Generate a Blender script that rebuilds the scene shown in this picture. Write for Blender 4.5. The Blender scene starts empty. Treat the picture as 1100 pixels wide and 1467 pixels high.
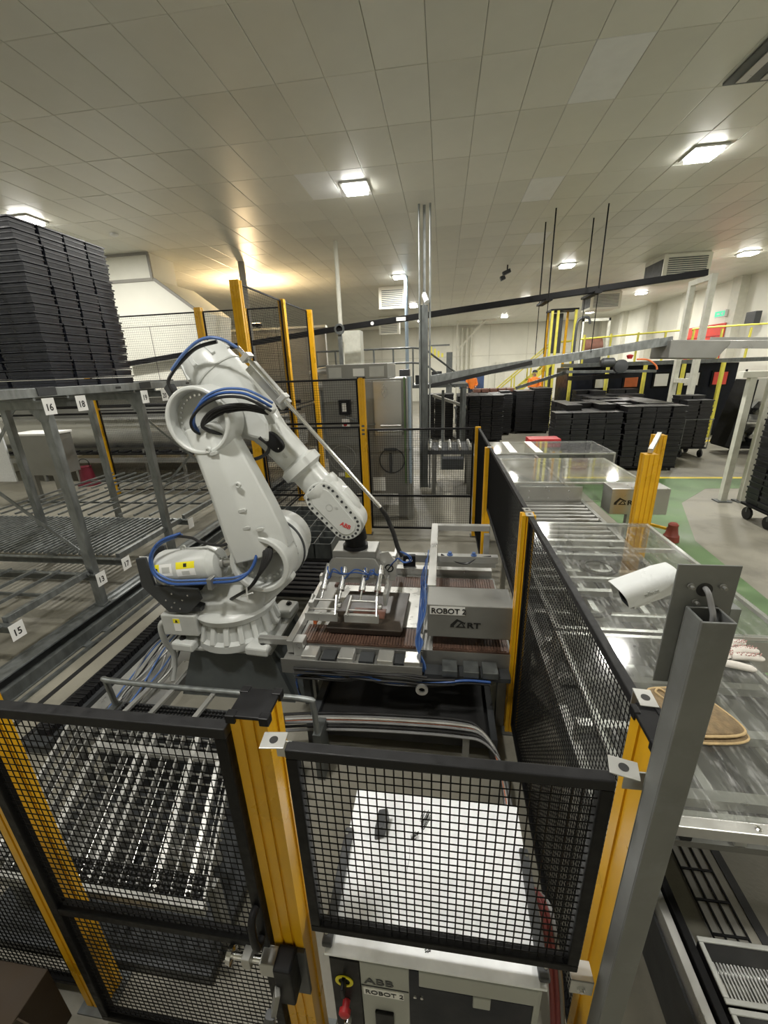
import bpy, math, random
from mathutils import Vector, Matrix
random.seed(7)
S = bpy.context.scene
COL = S.collection
# ---------------------------------------------------------------- camera
cam = bpy.data.cameras.new('camera'); camo = bpy.data.objects.new('camera', cam); COL.objects.link(camo)
cam.sensor_fit = 'HORIZONTAL'; cam.sensor_width = 36.0; cam.lens = 36.0 * 589 / 1100
cam.clip_start = 0.02; cam.clip_end = 200
camo.matrix_world = Matrix(((0.99026619, -0.01196854, 0.13867094, 0.0),
                            (0.13479872, 0.33065333, -0.93407584, 0.0),
                            (-0.03467249, 0.94367639, 0.32904816, 3.0),
                            (0, 0, 0, 1)))
S.camera = camo
# ---------------------------------------------------------------- world, exposure, lamps
W = bpy.data.worlds.new('world'); S.world = W; W.use_nodes = True
W.node_tree.nodes['Background'].inputs[0].default_value = (0.5, 0.52, 0.5, 1)
W.node_tree.nodes['Background'].inputs[1].default_value = 0.3
S.view_settings.view_transform = 'Standard'; S.view_settings.look = 'None'
S.view_settings.gamma = 1.0; S.view_settings.use_curve_mapping = False
S.view_settings.exposure = 0.0
LAMP_W = 230.0
LIGHT_X = (-8.9, -1.7, 4.35, 10.2); LIGHT_Y = (1.0, 9.3, 17.6, 25.7, 33.8)
CEIL = 6.3
# ---------------------------------------------------------------- helpers
def V(*a): return Vector(a)
class MB:
    def __init__(s): s.v = []; s.f = []
    def add(s, vs, fs):
        n = len(s.v); s.v += [tuple(v) for v in vs]; s.f += [tuple(i + n for i in f) for f in fs]; return s
    def bb(s, x0, x1, y0, y1, z0, z1):
        return s.add([(x0,y0,z0),(x1,y0,z0),(x1,y1,z0),(x0,y1,z0),(x0,y0,z1),(x1,y0,z1),(x1,y1,z1),(x0,y1,z1)],
                     [(3,2,1,0),(4,5,6,7),(0,1,5,4),(1,2,6,5),(2,3,7,6),(3,0,4,7)])
    def box(s, c, d): return s.bb(c[0]-d[0]/2, c[0]+d[0]/2, c[1]-d[1]/2, c[1]+d[1]/2, c[2]-d[2]/2, c[2]+d[2]/2)
    def hexa(s, b, t):   # bottom quad, top quad (both counter-clockwise from above)
        return s.add(list(b) + list(t), [(3,2,1,0),(4,5,6,7),(0,1,5,4),(1,2,6,5),(2,3,7,6),(3,0,4,7)])
    def bar(s, p0, p1, w, h, up=(0,0,1)):
        p0, p1 = Vector(p0), Vector(p1); d = (p1-p0).normalized(); u = Vector(up)
        if abs(d.dot(u)) > .98: u = Vector((0,1,0))
        a = d.cross(u).normalized()*w/2; b = a.cross(d).normalized()*h/2
        q = [-a-b, a-b, a+b, -a+b]
        return s.add([p0+k for k in q]+[p1+k for k in q], [(0,1,2,3),(7,6,5,4),(0,4,5,1),(1,5,6,2),(2,6,7,3),(3,7,4,0)])
    def tube(s, pts, r, n=8, cap=True):
        pts = [Vector(p) for p in pts]; m = len(pts); rr = r if isinstance(r, (list, tuple)) else [r]*m
        u = None; vs = []; fs = []
        for i, p in enumerate(pts):
            d = (pts[min(i+1, m-1)] - pts[max(i-1, 0)])
            d = d.normalized() if d.length > 1e-9 else Vector((0,0,1))
            if u is None: u = d.orthogonal().normalized()
            u = (u - d*u.dot(d)); u = u.normalized() if u.length > 1e-6 else d.orthogonal().normalized()
            w = d.cross(u)
            vs += [p + (u*math.cos(2*math.pi*k/n) + w*math.sin(2*math.pi*k/n))*rr[i] for k in range(n)]
        for i in range(m-1):
            for k in range(n):
                fs.append((i*n+k, i*n+(k+1)%n, (i+1)*n+(k+1)%n, (i+1)*n+k))
        if cap: fs += [tuple(range(n-1,-1,-1)), tuple(range((m-1)*n, m*n))]
        return s.add(vs, fs)
    def lathe(s, o, ax, prof, n=32):   # prof: (distance along axis, radius)
        o = Vector(o); ax = Vector(ax).normalized()
        return s.tube2([o+ax*a for a, r in prof], ax, [max(r, 1e-4) for a, r in prof], n)
    def tube2(s, pts, d, rr, n):
        u = d.orthogonal().normalized(); w = d.cross(u); vs = []; fs = []; m = len(pts)
        for p, r in zip(pts, rr): vs += [p+(u*math.cos(2*math.pi*k/n)+w*math.sin(2*math.pi*k/n))*r for k in range(n)]
        for i in range(m-1):
            for k in range(n): fs.append((i*n+k, i*n+(k+1)%n, (i+1)*n+(k+1)%n, (i+1)*n+k))
        fs += [tuple(range(n-1,-1,-1)), tuple(range((m-1)*n, m*n))]
        return s.add(vs, fs)
    def ringloft(s, rings):
        n = len(rings[0]); vs = [p for r in rings for p in r]; fs = []
        for i in range(len(rings)-1):
            for k in range(n): fs.append((i*n+k, i*n+(k+1)%n, (i+1)*n+(k+1)%n, (i+1)*n+k))
        fs += [tuple(range(n-1,-1,-1)), tuple(range((len(rings)-1)*n, len(rings)*n))]
        return s.add(vs, fs)
    def prism(s, poly, f0, f1):
        n = len(poly)
        return s.add([f0(p) for p in poly]+[f1(p) for p in poly],
                     [tuple(range(n-1,-1,-1)), tuple(range(n, 2*n))]+[(i, (i+1)%n, n+(i+1)%n, n+i) for i in range(n)])
    def pxz(s, poly, y0, y1): return s.prism(poly, lambda p: (p[0], y0, p[1]), lambda p: (p[0], y1, p[1]))
    def pxy(s, poly, z0, z1): return s.prism(poly, lambda p: (p[0], p[1], z0), lambda p: (p[0], p[1], z1))
    def pyz(s, poly, x0, x1): return s.prism(poly, lambda p: (x0, p[0], p[1]), lambda p: (x1, p[0], p[1]))
    def annulus(s, c, ax, r0, r1, h, n=32):
        c = Vector(c); ax = Vector(ax).normalized(); u = ax.orthogonal().normalized(); w = ax.cross(u); vs = []; fs = []
        for r, z in ((r0,0),(r1,0),(r1,h),(r0,h)):
            vs += [c+ax*z+(u*math.cos(2*math.pi*k/n)+w*math.sin(2*math.pi*k/n))*r for k in range(n)]
        for j in range(4):
            for k in range(n): fs.append((j*n+k, j*n+(k+1)%n, ((j+1)%4)*n+(k+1)%n, ((j+1)%4)*n+k))
        return s.add(vs, fs)
    def wires(s, o, u, v, w, h, du, dv, t):   # welded mesh in the plane spanned by u and v
        o, u, v = Vector(o), Vector(u), Vector(v); nn = u.cross(v).normalized()
        def wire(a, b, side):
            q = [side*t/2, nn*t/2, -side*t/2, -nn*t/2]
            s.add([a+k for k in q]+[b+k for k in q], [(0,1,5,4),(1,2,6,5),(2,3,7,6),(3,0,4,7)])
        n = max(1, round(w/du)); m = max(1, round(h/dv))
        for i in range(1, n): wire(o+u*(w*i/n), o+u*(w*i/n)+v*h, u)
        for j in range(1, m): wire(o+v*(h*j/m)+nn*t*.8, o+v*(h*j/m)+u*w+nn*t*.8, v)
        return s
def ell(c, e1, e2, a, b, n=24, p=2.0):
    c, e1, e2 = Vector(c), Vector(e1), Vector(e2); out = []
    for k in range(n):
        t = 2*math.pi*k/n; x, y = math.cos(t), math.sin(t)
        out.append(c + e1*a*math.copysign(abs(x)**(2/p), x) + e2*b*math.copysign(abs(y)**(2/p), y))
    return out
def capsule(c0, r0, c1, r1, n=14):
    a = math.atan2(c1[1]-c0[1], c1[0]-c0[0]); out = []
    for i in range(n+1):
        t = a+math.pi/2+math.pi*i/n; out.append((c0[0]+r0*math.cos(t), c0[1]+r0*math.sin(t)))
    for i in range(n+1):
        t = a-math.pi/2+math.pi*i/n; out.append((c1[0]+r1*math.cos(t), c1[1]+r1*math.sin(t)))
    return out
def spline(pts, k=6):
    pts = [Vector(p) for p in pts]; out = []
    for i in range(len(pts)-1):
        p0, p1, p2, p3 = pts[max(i-1,0)], pts[i], pts[i+1], pts[min(i+2, len(pts)-1)]
        for j in range(k):
            t = j/k
            out.append(.5*((2*p1)+(p2-p0)*t+(2*p0-5*p1+4*p2-p3)*t*t+(3*p1-p0-3*p2+p3)*t**3))
    return out+[pts[-1]]
def tag(o, label=None, cat=None, group=None, kind=None):
    if label: o['label'] = label
    if cat: o['category'] = cat
    if group: o['group'] = group
    if kind: o['kind'] = kind
    return o
def thing(name, label, cat, loc, group=None):
    o = bpy.data.objects.new(name, None); COL.objects.link(o); o.location = loc; o.empty_display_size = .1
    return tag(o, label, cat, group)
def wloc(o):
    l = Vector(o.location)
    while o.parent: o = o.parent; l = l+Vector(o.location)
    return l
def make(name, mb, mat, parent=None, smooth=False, bevel=0, label=None, cat=None, group=None, kind=None, origin=None):
    me = bpy.data.meshes.new(name); off = wloc(parent) if parent else Vector(origin or (0,0,0))
    me.from_pydata([tuple(Vector(v)-off) for v in mb.v], [], mb.f)
    me.materials.append(MAT[mat]); me.validate()
    import bmesh
    bm = bmesh.new(); bm.from_mesh(me); bmesh.ops.recalc_face_normals(bm, faces=bm.faces[:]); bm.to_mesh(me); bm.free()
    if smooth:
        for p in me.polygons: p.use_smooth = True
        try: me.set_sharp_from_angle(angle=math.radians(38))
        except Exception: pass
    o = bpy.data.objects.new(name, me); COL.objects.link(o); o.parent = parent
    if not parent and origin: o.location = origin
    if bevel:
        b = o.modifiers.new('bevel', 'BEVEL'); b.width = bevel; b.segments = 2; b.limit_method = 'ANGLE'; b.angle_limit = math.radians(35)
    return tag(o, label, cat, group, kind)
def copy_tree(o, parent=None):
    c = o.copy(); COL.objects.link(c); c.parent = parent
    for ch in o.children: copy_tree(ch, c)
    return c
def text(name, body, size, mat, parent, pos, xd, yd, bold=0.0, align='LEFT', sx=1.0):
    cu = bpy.data.curves.new('t', 'FONT'); cu.body = body; cu.size = size; cu.extrude = .0006; cu.align_x = align; cu.offset = bold
    cu.resolution_u = 3
    t = bpy.data.objects.new('t', cu); COL.objects.link(t)
    me = bpy.data.meshes.new_from_object(t); bpy.data.objects.remove(t); bpy.data.curves.remove(cu)
    xd, yd, pos = Vector(xd).normalized(), Vector(yd).normalized(), Vector(pos); n = xd.cross(yd); off = wloc(parent) if parent else Vector()
    for v in me.vertices: v.co = pos-off+xd*v.co.x*sx+yd*v.co.y+n*v.co.z
    me.materials.clear(); me.materials.append(MAT[mat]); me.name = name
    o = bpy.data.objects.new(name, me); COL.objects.link(o); o.parent = parent
    return o
ORD = ['first','second','third','fourth','fifth','sixth','seventh','eighth','ninth','tenth','eleventh','twelfth','thirteenth','fourteenth','fifteenth','sixteenth','seventeenth','eighteenth','nineteenth','twentieth','twenty-first','twenty-second']
# ---------------------------------------------------------------- materials
MAT = {}
def mat(name, col, rough=.5, metal=0.0, var=.12, scale=6.0, bump=0.0, bscale=60.0, stretch=(1,1,1), emit=0.0, spots=0.0, spotcol=(.1,.1,.1), sscale=3.0, coat=0.0, rvar=.1):
    m = bpy.data.materials.new(name); m.use_nodes = True; nt = m.node_tree; N = nt.nodes; L = nt.links
    b = N['Principled BSDF']; b.inputs['Roughness'].default_value = rough; b.inputs['Metallic'].default_value = metal
    b.inputs['Base Color'].default_value = (*col, 1)
    if coat: b.inputs['Coat Weight'].default_value = coat
    tc = N.new('ShaderNodeTexCoord'); mp = N.new('ShaderNodeMapping'); mp.inputs['Scale'].default_value = stretch
    L.new(tc.outputs['Object'], mp.inputs['Vector'])
    if var:
        nz = N.new('ShaderNodeTexNoise'); nz.inputs['Scale'].default_value = scale; nz.inputs['Detail'].default_value = 5
        L.new(mp.outputs[0], nz.inputs['Vector'])
        r = N.new('ShaderNodeMix'); r.data_type = 'RGBA'
        mr = N.new('ShaderNodeMapRange'); mr.inputs[1].default_value = .3; mr.inputs[2].default_value = .7
        L.new(nz.outputs['Fac'], mr.inputs[0]); L.new(mr.outputs[0], r.inputs['Factor'])
        r.inputs['A'].default_value = (*[c*(1-var) for c in col], 1); r.inputs['B'].default_value = (*[min(1, c*(1+var)) for c in col], 1)
        out = r.outputs['Result']
        if spots:
            n2 = N.new('ShaderNodeTexNoise'); n2.inputs['Scale'].default_value = sscale; n2.inputs['Detail'].default_value = 8; n2.inputs['Roughness'].default_value = .7
            L.new(mp.outputs[0], n2.inputs['Vector'])
            m2 = N.new('ShaderNodeMapRange'); m2.inputs[1].default_value = .52; m2.inputs[2].default_value = .72; m2.inputs[4].default_value = spots
            L.new(n2.outputs['Fac'], m2.inputs[0])
            r2 = N.new('ShaderNodeMix'); r2.data_type = 'RGBA'; L.new(m2.outputs[0], r2.inputs['Factor']); L.new(out, r2.inputs['A'])
            r2.inputs['B'].default_value = (*spotcol, 1); out = r2.outputs['Result']
        L.new(out, b.inputs['Base Color'])
        if rvar:
            m3 = N.new('ShaderNodeMapRange'); m3.inputs[1].default_value = .3; m3.inputs[2].default_value = .7
            m3.inputs[3].default_value = max(0, rough-rvar); m3.inputs[4].default_value = min(1, rough+rvar)
            L.new(nz.outputs['Fac'], m3.inputs[0]); L.new(m3.outputs[0], b.inputs['Roughness'])
    if bump:
        n3 = N.new('ShaderNodeTexNoise'); n3.inputs['Scale'].default_value = bscale; n3.inputs['Detail'].default_value = 4
        L.new(mp.outputs[0], n3.inputs['Vector'])
        bp = N.new('ShaderNodeBump'); bp.inputs['Strength'].default_value = bump; bp.inputs['Distance'].default_value = .01
        L.new(n3.outputs['Fac'], bp.inputs['Height']); L.new(bp.outputs[0], b.inputs['Normal'])
    if emit:
        b.inputs['Emission Color'].default_value = (*col, 1); b.inputs['Emission Strength'].default_value = emit
    MAT[name] = m; return m
mat('concrete', (.235,.222,.18), .5, var=.22, scale=1.1, bump=.12, bscale=40, spots=.5, spotcol=(.10,.095,.085), sscale=1.6, rvar=.15)
mat('green_paint', (.105,.18,.075), .45, var=.2, scale=1.5, bump=.1, bscale=40, spots=.35, spotcol=(.20,.22,.15), sscale=3)
mat('line_yellow', (.75,.58,.05), .5, var=.2, scale=6, spots=.3, spotcol=(.35,.3,.1), sscale=9)
mat('ceil_tile', (.74,.735,.655), .40, var=.07, scale=.8, bump=.03, bscale=5, rvar=.06)
mat('ceil_tile_b', (.70,.695,.615), .42, var=.08, scale=.9, bump=.03, bscale=5, rvar=.06)
mat('ceil_tile_new', (.84,.85,.84), .4, var=.03)
mat('ceil_gap', (.22,.21,.18), .8, var=.1)
mat('wall_white', (.82,.81,.72), .55, var=.06, scale=.7, spots=.15, spotcol=(.5,.47,.36), sscale=.8)
mat('wall_trim', (.70,.69,.60), .55, var=.06)
mat('wall_grey', (.30,.29,.26), .7, var=.15, scale=1)
mat('yellow', (.70,.375,.008), .33, var=.1, scale=4, spots=.2, spotcol=(.42,.22,.03), sscale=7)
mat('yellow_lime', (.72,.66,.10), .4, var=.1)
mat('black_frame', (.0045,.0045,.005), .5, var=.2, scale=30, bump=.05, bscale=300)
mat('black_frame_lit', (.016,.016,.017), .5, var=.2, scale=40, bump=.05, bscale=300)  # lighter copy of the frame black: overhead light put into the top rail colour
mat('black_wire', (.005,.005,.0055), .5, var=0)
mat('black_plastic', (.009,.009,.010), .45, var=.25, scale=12)
mat('tray_black', (.017,.019,.027), .34, var=.3, scale=9, rvar=.12)
mat('tray_dark', (.013,.013,.015), .45, var=.3, scale=5)
mat('rubber', (.010,.010,.010), .6, var=.2)
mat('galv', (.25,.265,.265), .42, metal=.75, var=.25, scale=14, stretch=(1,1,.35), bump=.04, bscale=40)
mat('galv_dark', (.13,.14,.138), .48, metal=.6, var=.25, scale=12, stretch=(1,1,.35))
mat('steel', (.47,.47,.45), .34, metal=.8, var=.06, scale=3, rvar=.08)
mat('steel_dull', (.27,.27,.255), .42, metal=.55, var=.08, scale=3, rvar=.1)
mat('chrome', (.72,.72,.72), .18, metal=1, var=.05)
mat('alu', (.58,.58,.56), .36, metal=.75, var=.05, scale=6)
mat('blue_grey', (.30,.38,.46), .45, var=.06)
mat('bed_light', (.17,.17,.16), .5, metal=.2, var=.15, scale=5)
mat('post_grey', (.19,.195,.19), .45, metal=.35, var=.15, scale=7, spots=.25, spotcol=(.30,.33,.34), sscale=9)
mat('robot_white', (.57,.585,.565), .36, var=.04, scale=3, coat=.15)
mat('robot_grey', (.46,.47,.45), .4, var=.06)
mat('robot_inner', (.30,.31,.30), .45, var=.1)
mat('robot_dark', (.042,.045,.048), .45, var=.1)
mat('plinth', (.085,.097,.10), .42, var=.14, scale=4, spots=.2, spotcol=(.17,.185,.19), sscale=6)
mat('white_lid', (.80,.82,.84), .45, var=.05, scale=25, bump=.05, bscale=60)
mat('cab_grey', (.36,.37,.34), .45, var=.06)
mat('navy', (.006,.008,.016), .4, var=.15)
mat('label_white', (.80,.80,.78), .5, var=.03)
mat('label_yellow', (.82,.72,.02), .45, var=.03)
mat('ink', (.012,.012,.012), .5, var=0)
mat('red_ink', (.62,.03,.03), .4, var=0)
mat('maroon', (.16,.015,.03), .45, var=.15)
mat('brick_red', (.26,.05,.035), .5, var=.15)
mat('red', (.42,.025,.03), .45, var=.15)
mat('red_door', (.75,.07,.05), .45, var=.08)
mat('blue_hose', (.030,.085,.28), .35, var=.1)
mat('blue_pale', (.08,.15,.36), .4, var=.1)
mat('black_hose', (.015,.015,.016), .4, var=.2)
mat('orange_cable', (.62,.16,.05), .5, var=.1)
mat('grey_cable', (.20,.20,.20), .45, var=.15)
mat('red_cable', (.22,.05,.05), .5, var=.15)
mat('belt_brown', (.095,.052,.036), .5, var=.3, scale=14, bump=.3, bscale=120, spots=.5, spotcol=(.05,.035,.03), sscale=5)
mat('pan_brown', (.028,.020,.014), .4, var=.3, scale=6, spots=.3, spotcol=(.13,.10,.07), sscale=4)
mat('plate_white', (.58,.58,.55), .3, metal=.4, var=.1, scale=7, spots=.25, spotcol=(.3,.27,.22), sscale=6)
mat('cctv', (.74,.76,.76), .3, var=.02)
mat('cloth', (.23,.165,.09), .9, var=.3, scale=22, bump=.7, bscale=90, spots=.6, spotcol=(.12,.08,.04), sscale=9)
mat('cloth_edge', (.52,.38,.20), .9, var=.15, scale=40, bump=.4, bscale=120)
mat('glove', (.72,.68,.63), .9, var=.05, scale=60, bump=.3, bscale=250)
mat('glove_dot', (.55,.33,.31), .7, var=.1)
mat('white_frame', (.66,.66,.58), .45, var=.08, spots=.25, spotcol=(.3,.28,.2), sscale=7)
mat('hi_vis', (.95,.25,.03), .7, var=.1)
mat('skin', (.45,.28,.2), .6, var=.05)
mat('trouser', (.03,.035,.05), .8, var=.1)
mat('glass_dark', (.02,.025,.03), .1, var=0)
mat('cardboard', (.035,.022,.011), .8, var=.15)
mat('green_sign', (.05,.45,.25), .4, emit=1.2, var=0)
mat('wood_pan', (.14,.06,.04), .6, var=.3)
mat('pink', (.50,.16,.18), .6, var=.1)
mat('diffuser', (1.0,.98,.92), .5, emit=40.0, var=0)
mat('warm_lens', (1.0,.72,.4), .5, emit=14.0, var=0)
for k_, ro_ in (('black_frame',.55),('black_frame_lit',.6),('black_wire',.6),('black_plastic',.5),('navy',.4)):
    q_ = MAT[k_].node_tree.nodes['Principled BSDF']; q_.inputs['Specular IOR Level'].default_value = .2
# brick-like belt grain for modular belts is modelled; clear guards are see-through with scratches
def clear_mat(name, tint, base):
    m = bpy.data.materials.new(name); m.use_nodes = True; nt = m.node_tree; N = nt.nodes; L = nt.links
    N.remove(N['Principled BSDF']); out = N['Material Output']
    tr = N.new('ShaderNodeBsdfTransparent'); tr.inputs[0].default_value = (*tint, 1)
    gl = N.new('ShaderNodeBsdfGlossy'); gl.inputs['Roughness'].default_value = .07; gl.inputs['Color'].default_value = (.9,.9,.9,1)
    df = N.new('ShaderNodeBsdfDiffuse'); df.inputs[0].default_value = (.75,.75,.75,1)
    lw = N.new('ShaderNodeLayerWeight'); lw.inputs[0].default_value = .5
    pw_ = N.new('ShaderNodeMath'); pw_.operation = 'POWER'; pw_.inputs[1].default_value = 3.5; L.new(lw.outputs['Facing'], pw_.inputs[0])
    fr = N.new('ShaderNodeMath'); fr.operation = 'MULTIPLY_ADD'; fr.inputs[1].default_value = .6; fr.inputs[2].default_value = .06; L.new(pw_.outputs[0], fr.inputs[0])
    mx = N.new('ShaderNodeMixShader'); L.new(fr.outputs[0], mx.inputs[0]); L.new(tr.outputs[0], mx.inputs[1]); L.new(gl.outputs[0], mx.inputs[2])
    tc = N.new('ShaderNodeTexCoord'); mp = N.new('ShaderNodeMapping'); mp.inputs['Scale'].default_value = (14,2.2,4); mp.inputs['Rotation'].default_value = (0,0,.6)
    nz = N.new('ShaderNodeTexNoise'); nz.inputs['Scale'].default_value = 3.0; nz.inputs['Detail'].default_value = 9; nz.inputs['Roughness'].default_value = .75
    L.new(tc.outputs['Object'], mp.inputs[0]); L.new(mp.outputs[0], nz.inputs['Vector'])
    mr = N.new('ShaderNodeMapRange'); mr.inputs[1].default_value = .52; mr.inputs[2].default_value = .75; mr.inputs[3].default_value = base; mr.inputs[4].default_value = .38
    L.new(nz.outputs['Fac'], mr.inputs[0])
    m2 = N.new('ShaderNodeMixShader'); L.new(mr.outputs[0], m2.inputs[0]); L.new(mx.outputs[0], m2.inputs[1]); L.new(df.outputs[0], m2.inputs[2])
    L.new(m2.outputs[0], out.inputs['Surface']); MAT[name] = m
clear_mat('clear', (.88,.89,.88), .03)
# ---------------------------------------------------------------- room shell
XL, XR, Y0, Y1 = -15.0, 13.2, -5.0, 40.0
floor = make('floor', MB().bb(XL, XR, Y0, Y1, -.2, 0), 'concrete', kind='structure')
make('green_paint', MB().pxy([(2.6,3.0),(4.1,3.0),(4.15,4.6),(4.35,7.2),(5.2,9.35),(6.3,10.5),(9.2,10.6),(9.2,11.45),(3.4,11.45),(3.4,7.5),(2.6,6)], .0005, .003), 'green_paint', floor)
make('yellow_line', MB().bb(3.3, 9.3, 11.46, 11.60, .0005, .004), 'line_yellow', floor)
make('yellow_line', MB().bb(8.4, 13.0, 16.9, 17.25, .0005, .004), 'line_yellow', floor)
dr = MB()
for i in range(14): dr.bb(1.50, 1.68, 1.1+i*.16, 1.112+i*.16, .004, .012)
for xx in (1.50, 1.56, 1.62, 1.68): dr.bb(xx-.004, xx+.004, 1.05, 3.3, .003, .011)
make('drain_channel', MB().bb(1.49, 1.69, 1.05, 3.3, .0005, .003), 'wall_grey', floor)
make('drain_grate', dr, 'black_frame', floor)
for xx in (1.74, 2.2): make('floor_groove', MB().bb(xx, xx+.05, 1.0, 3.4, .0005, .004), 'rubber', floor)
for (xa, xb) in ((-3.93,-3.87), (-3.68,-3.63)): make('floor_joint', MB().bb(xa, xb, 1.2, 11, .0005, .004), 'rubber', floor)
ceiling = make('ceiling', MB().bb(XL, XR, Y0, Y1, CEIL+.03, CEIL+.2), 'ceil_gap', kind='structure')
GX, GY, OX, OY = .6127, 1.19, -2.059, 6.2
tm = {}
def tile_mesh(m):
    if m not in tm:
        g = .003; b = .008; mb = MB()
        mb.ringloft([[(g,g,.03),(GX-g,g,.03),(GX-g,GY-g,.03),(g,GY-g,.03)], [(g,g,.004),(GX-g,g,.004),(GX-g,GY-g,.004),(g,GY-g,.004)], [(g+b,g+b,0),(GX-g-b,g+b,0),(GX-g-b,GY-g-b,0),(g+b,GY-g-b,0)]])
        me = bpy.data.meshes.new('ceiling_tile'); me.from_pydata(mb.v, [], mb.f); me.materials.append(MAT[m]); tm[m] = me
    return tm[m]
cells = []
Mc = camo.matrix_world.inverted()
for i in range(-22, 26):
    for j in range(-10, 30):
        x, y = OX+i*GX, OY+j*GY
        if x < XL or x+GX > XR+.3 or y < Y0 or y+GY > Y1+.6: continue
        p = Mc @ Vector((x+GX/2, y+GY/2, CEIL)); vis = p.z < -.5 and abs(p.x/p.z) < 1.0 and abs(p.y/p.z) < 1.32
        cells.append((0 if vis else 1, -p.z if vis else y, i, j))
cells.sort(); rest = MB()
NEW = {(6,0), (6,3), (0,2), (-1,2), (7,6)}
for n, (a, b, i, j) in enumerate(cells):
    x, y = OX+i*GX, OY+j*GY
    if n < 300:
        m = 'ceil_tile_new' if (i, j) in NEW else ('ceil_tile_b' if random.random() < .3 else 'ceil_tile')
        t = bpy.data.objects.new('ceiling_tile', tile_mesh(m)); COL.objects.link(t); t.location = (x, y, CEIL+random.uniform(-.002,.002)); t.parent = ceiling
    else:
        g = .004; z = CEIL; rest.add([(x+g,y+g,z),(x+GX-g,y+g,z),(x+GX-g,y+GY-g,z),(x+g,y+GY-g,z),(x+g,y+g,z+.03),(x+GX-g,y+g,z+.03),(x+GX-g,y+GY-g,z+.03),(x+g,y+GY-g,z+.03)], [(0,1,2,3),(0,4,5,1),(1,5,6,2),(2,6,7,3),(3,7,4,0)])
make('ceiling_tiles_far', rest, 'ceil_tile', ceiling, kind='stuff')
wb = make('wall_back', MB().bb(XL, XR, Y1, Y1+.2, 0, CEIL+.2), 'wall_white', kind='structure')
for xx in [-12+3.2*k for k in range(8)]: make('panel_joint', MB().bb(xx, xx+.05, Y1-.03, Y1, 0, CEIL), 'wall_trim', wb)
make('panel_joint', MB().bb(XL, XR, Y1-.03, Y1, 3.75, 3.82), 'wall_trim', wb)
wr = make('wall_right', MB().bb(XR, XR+.2, Y0, Y1, 0, CEIL+.2), 'wall_white', kind='structure')
for yy in [-3+4.2*k for k in range(11)]: make('pilaster', MB().bb(XR-.35, XR, yy, yy+.6, 0, CEIL), 'wall_trim', wr)
wl = make('wall_left', MB().bb(XL-.2, XL, Y0, Y1, 0, CEIL+.2), 'wall_white', kind='structure')
make('wall_front', MB().bb(XL, XR, Y0-.2, Y0, 0, CEIL+.2), 'wall_white', kind='structure')
pw = make('wall_partition', MB().bb(-13.5, -4.6, 17.0, 17.2, 0, 4.6), 'wall_grey', kind='structure')
make('coping', MB().bb(-13.5, -4.55, 16.95, 17.25, 4.6, 4.68), 'wall_trim', pw)
for k in range(7): make('panel_joint', MB().bb(-12.6+k*1.2, -12.57+k*1.2, 16.98, 17.0, 0, 4.6), 'ceil_gap', pw)
# ---------------------------------------------------------------- ceiling lights
ROWN = ['overhead row', 'first row ahead', 'second row ahead', 'third row ahead', 'last row']
COLN = ['above the left racks', 'left of the tall pole trio', 'right of the tall pole trio', 'by the right wall']
for j, y in enumerate(LIGHT_Y):
    for i, x in enumerate(LIGHT_X):
        if i == 0 and j > 1: continue
        r = thing('ceiling_light', 'square LED ceiling light, %s, %s' % (ROWN[j], COLN[i]), 'light', (x, y, CEIL-.06), 'square ceiling lights')
        make('housing', MB().bb(x-.27, x+.27, y-.27, y+.27, CEIL-.035, CEIL), 'alu', r, bevel=.01)
        make('diffuser', MB().bb(x-.21, x+.21, y-.21, y+.21, CEIL-.085, CEIL-.036), 'diffuser', r, bevel=.01)
        l = bpy.data.lights.new('lamp', 'AREA'); l.shape = 'SQUARE'; l.size = .42; l.energy = LAMP_W*(.68 if j == 0 else 1.06); l.color = (1.0, .975, .91)
        lo = bpy.data.objects.new('lamp', l); COL.objects.link(lo); lo.parent = r; lo.location = (0, 0, -.035)
# warm flood lamp behind the hood on the partition wall, shining at the ceiling
r = thing('flood_lamp', 'warm flood lamp on top of the partition wall behind the hood', 'lamp', (-7.2, 16.7, 4.7))
make('bracket', MB().bb(-7.23, -7.17, 16.65, 16.97, 4.68, 4.72), 'black_frame', r)
make('lamp_body', MB().bb(-7.4, -7.0, 16.5, 16.75, 4.72, 4.82), 'black_frame', r, bevel=.02)
make('lens', MB().bb(-7.36, -7.04, 16.53, 16.72, 4.82, 4.83), 'warm_lens', r)
l = bpy.data.lights.new('lamp', 'AREA'); l.size = .3; l.energy = 240; l.color = (1.0, .72, .40)
lo = bpy.data.objects.new('lamp', l); COL.objects.link(lo); lo.parent = r; lo.location = (0, -.08, .16); lo.rotation_euler = (math.pi, 0, 0)
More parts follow.
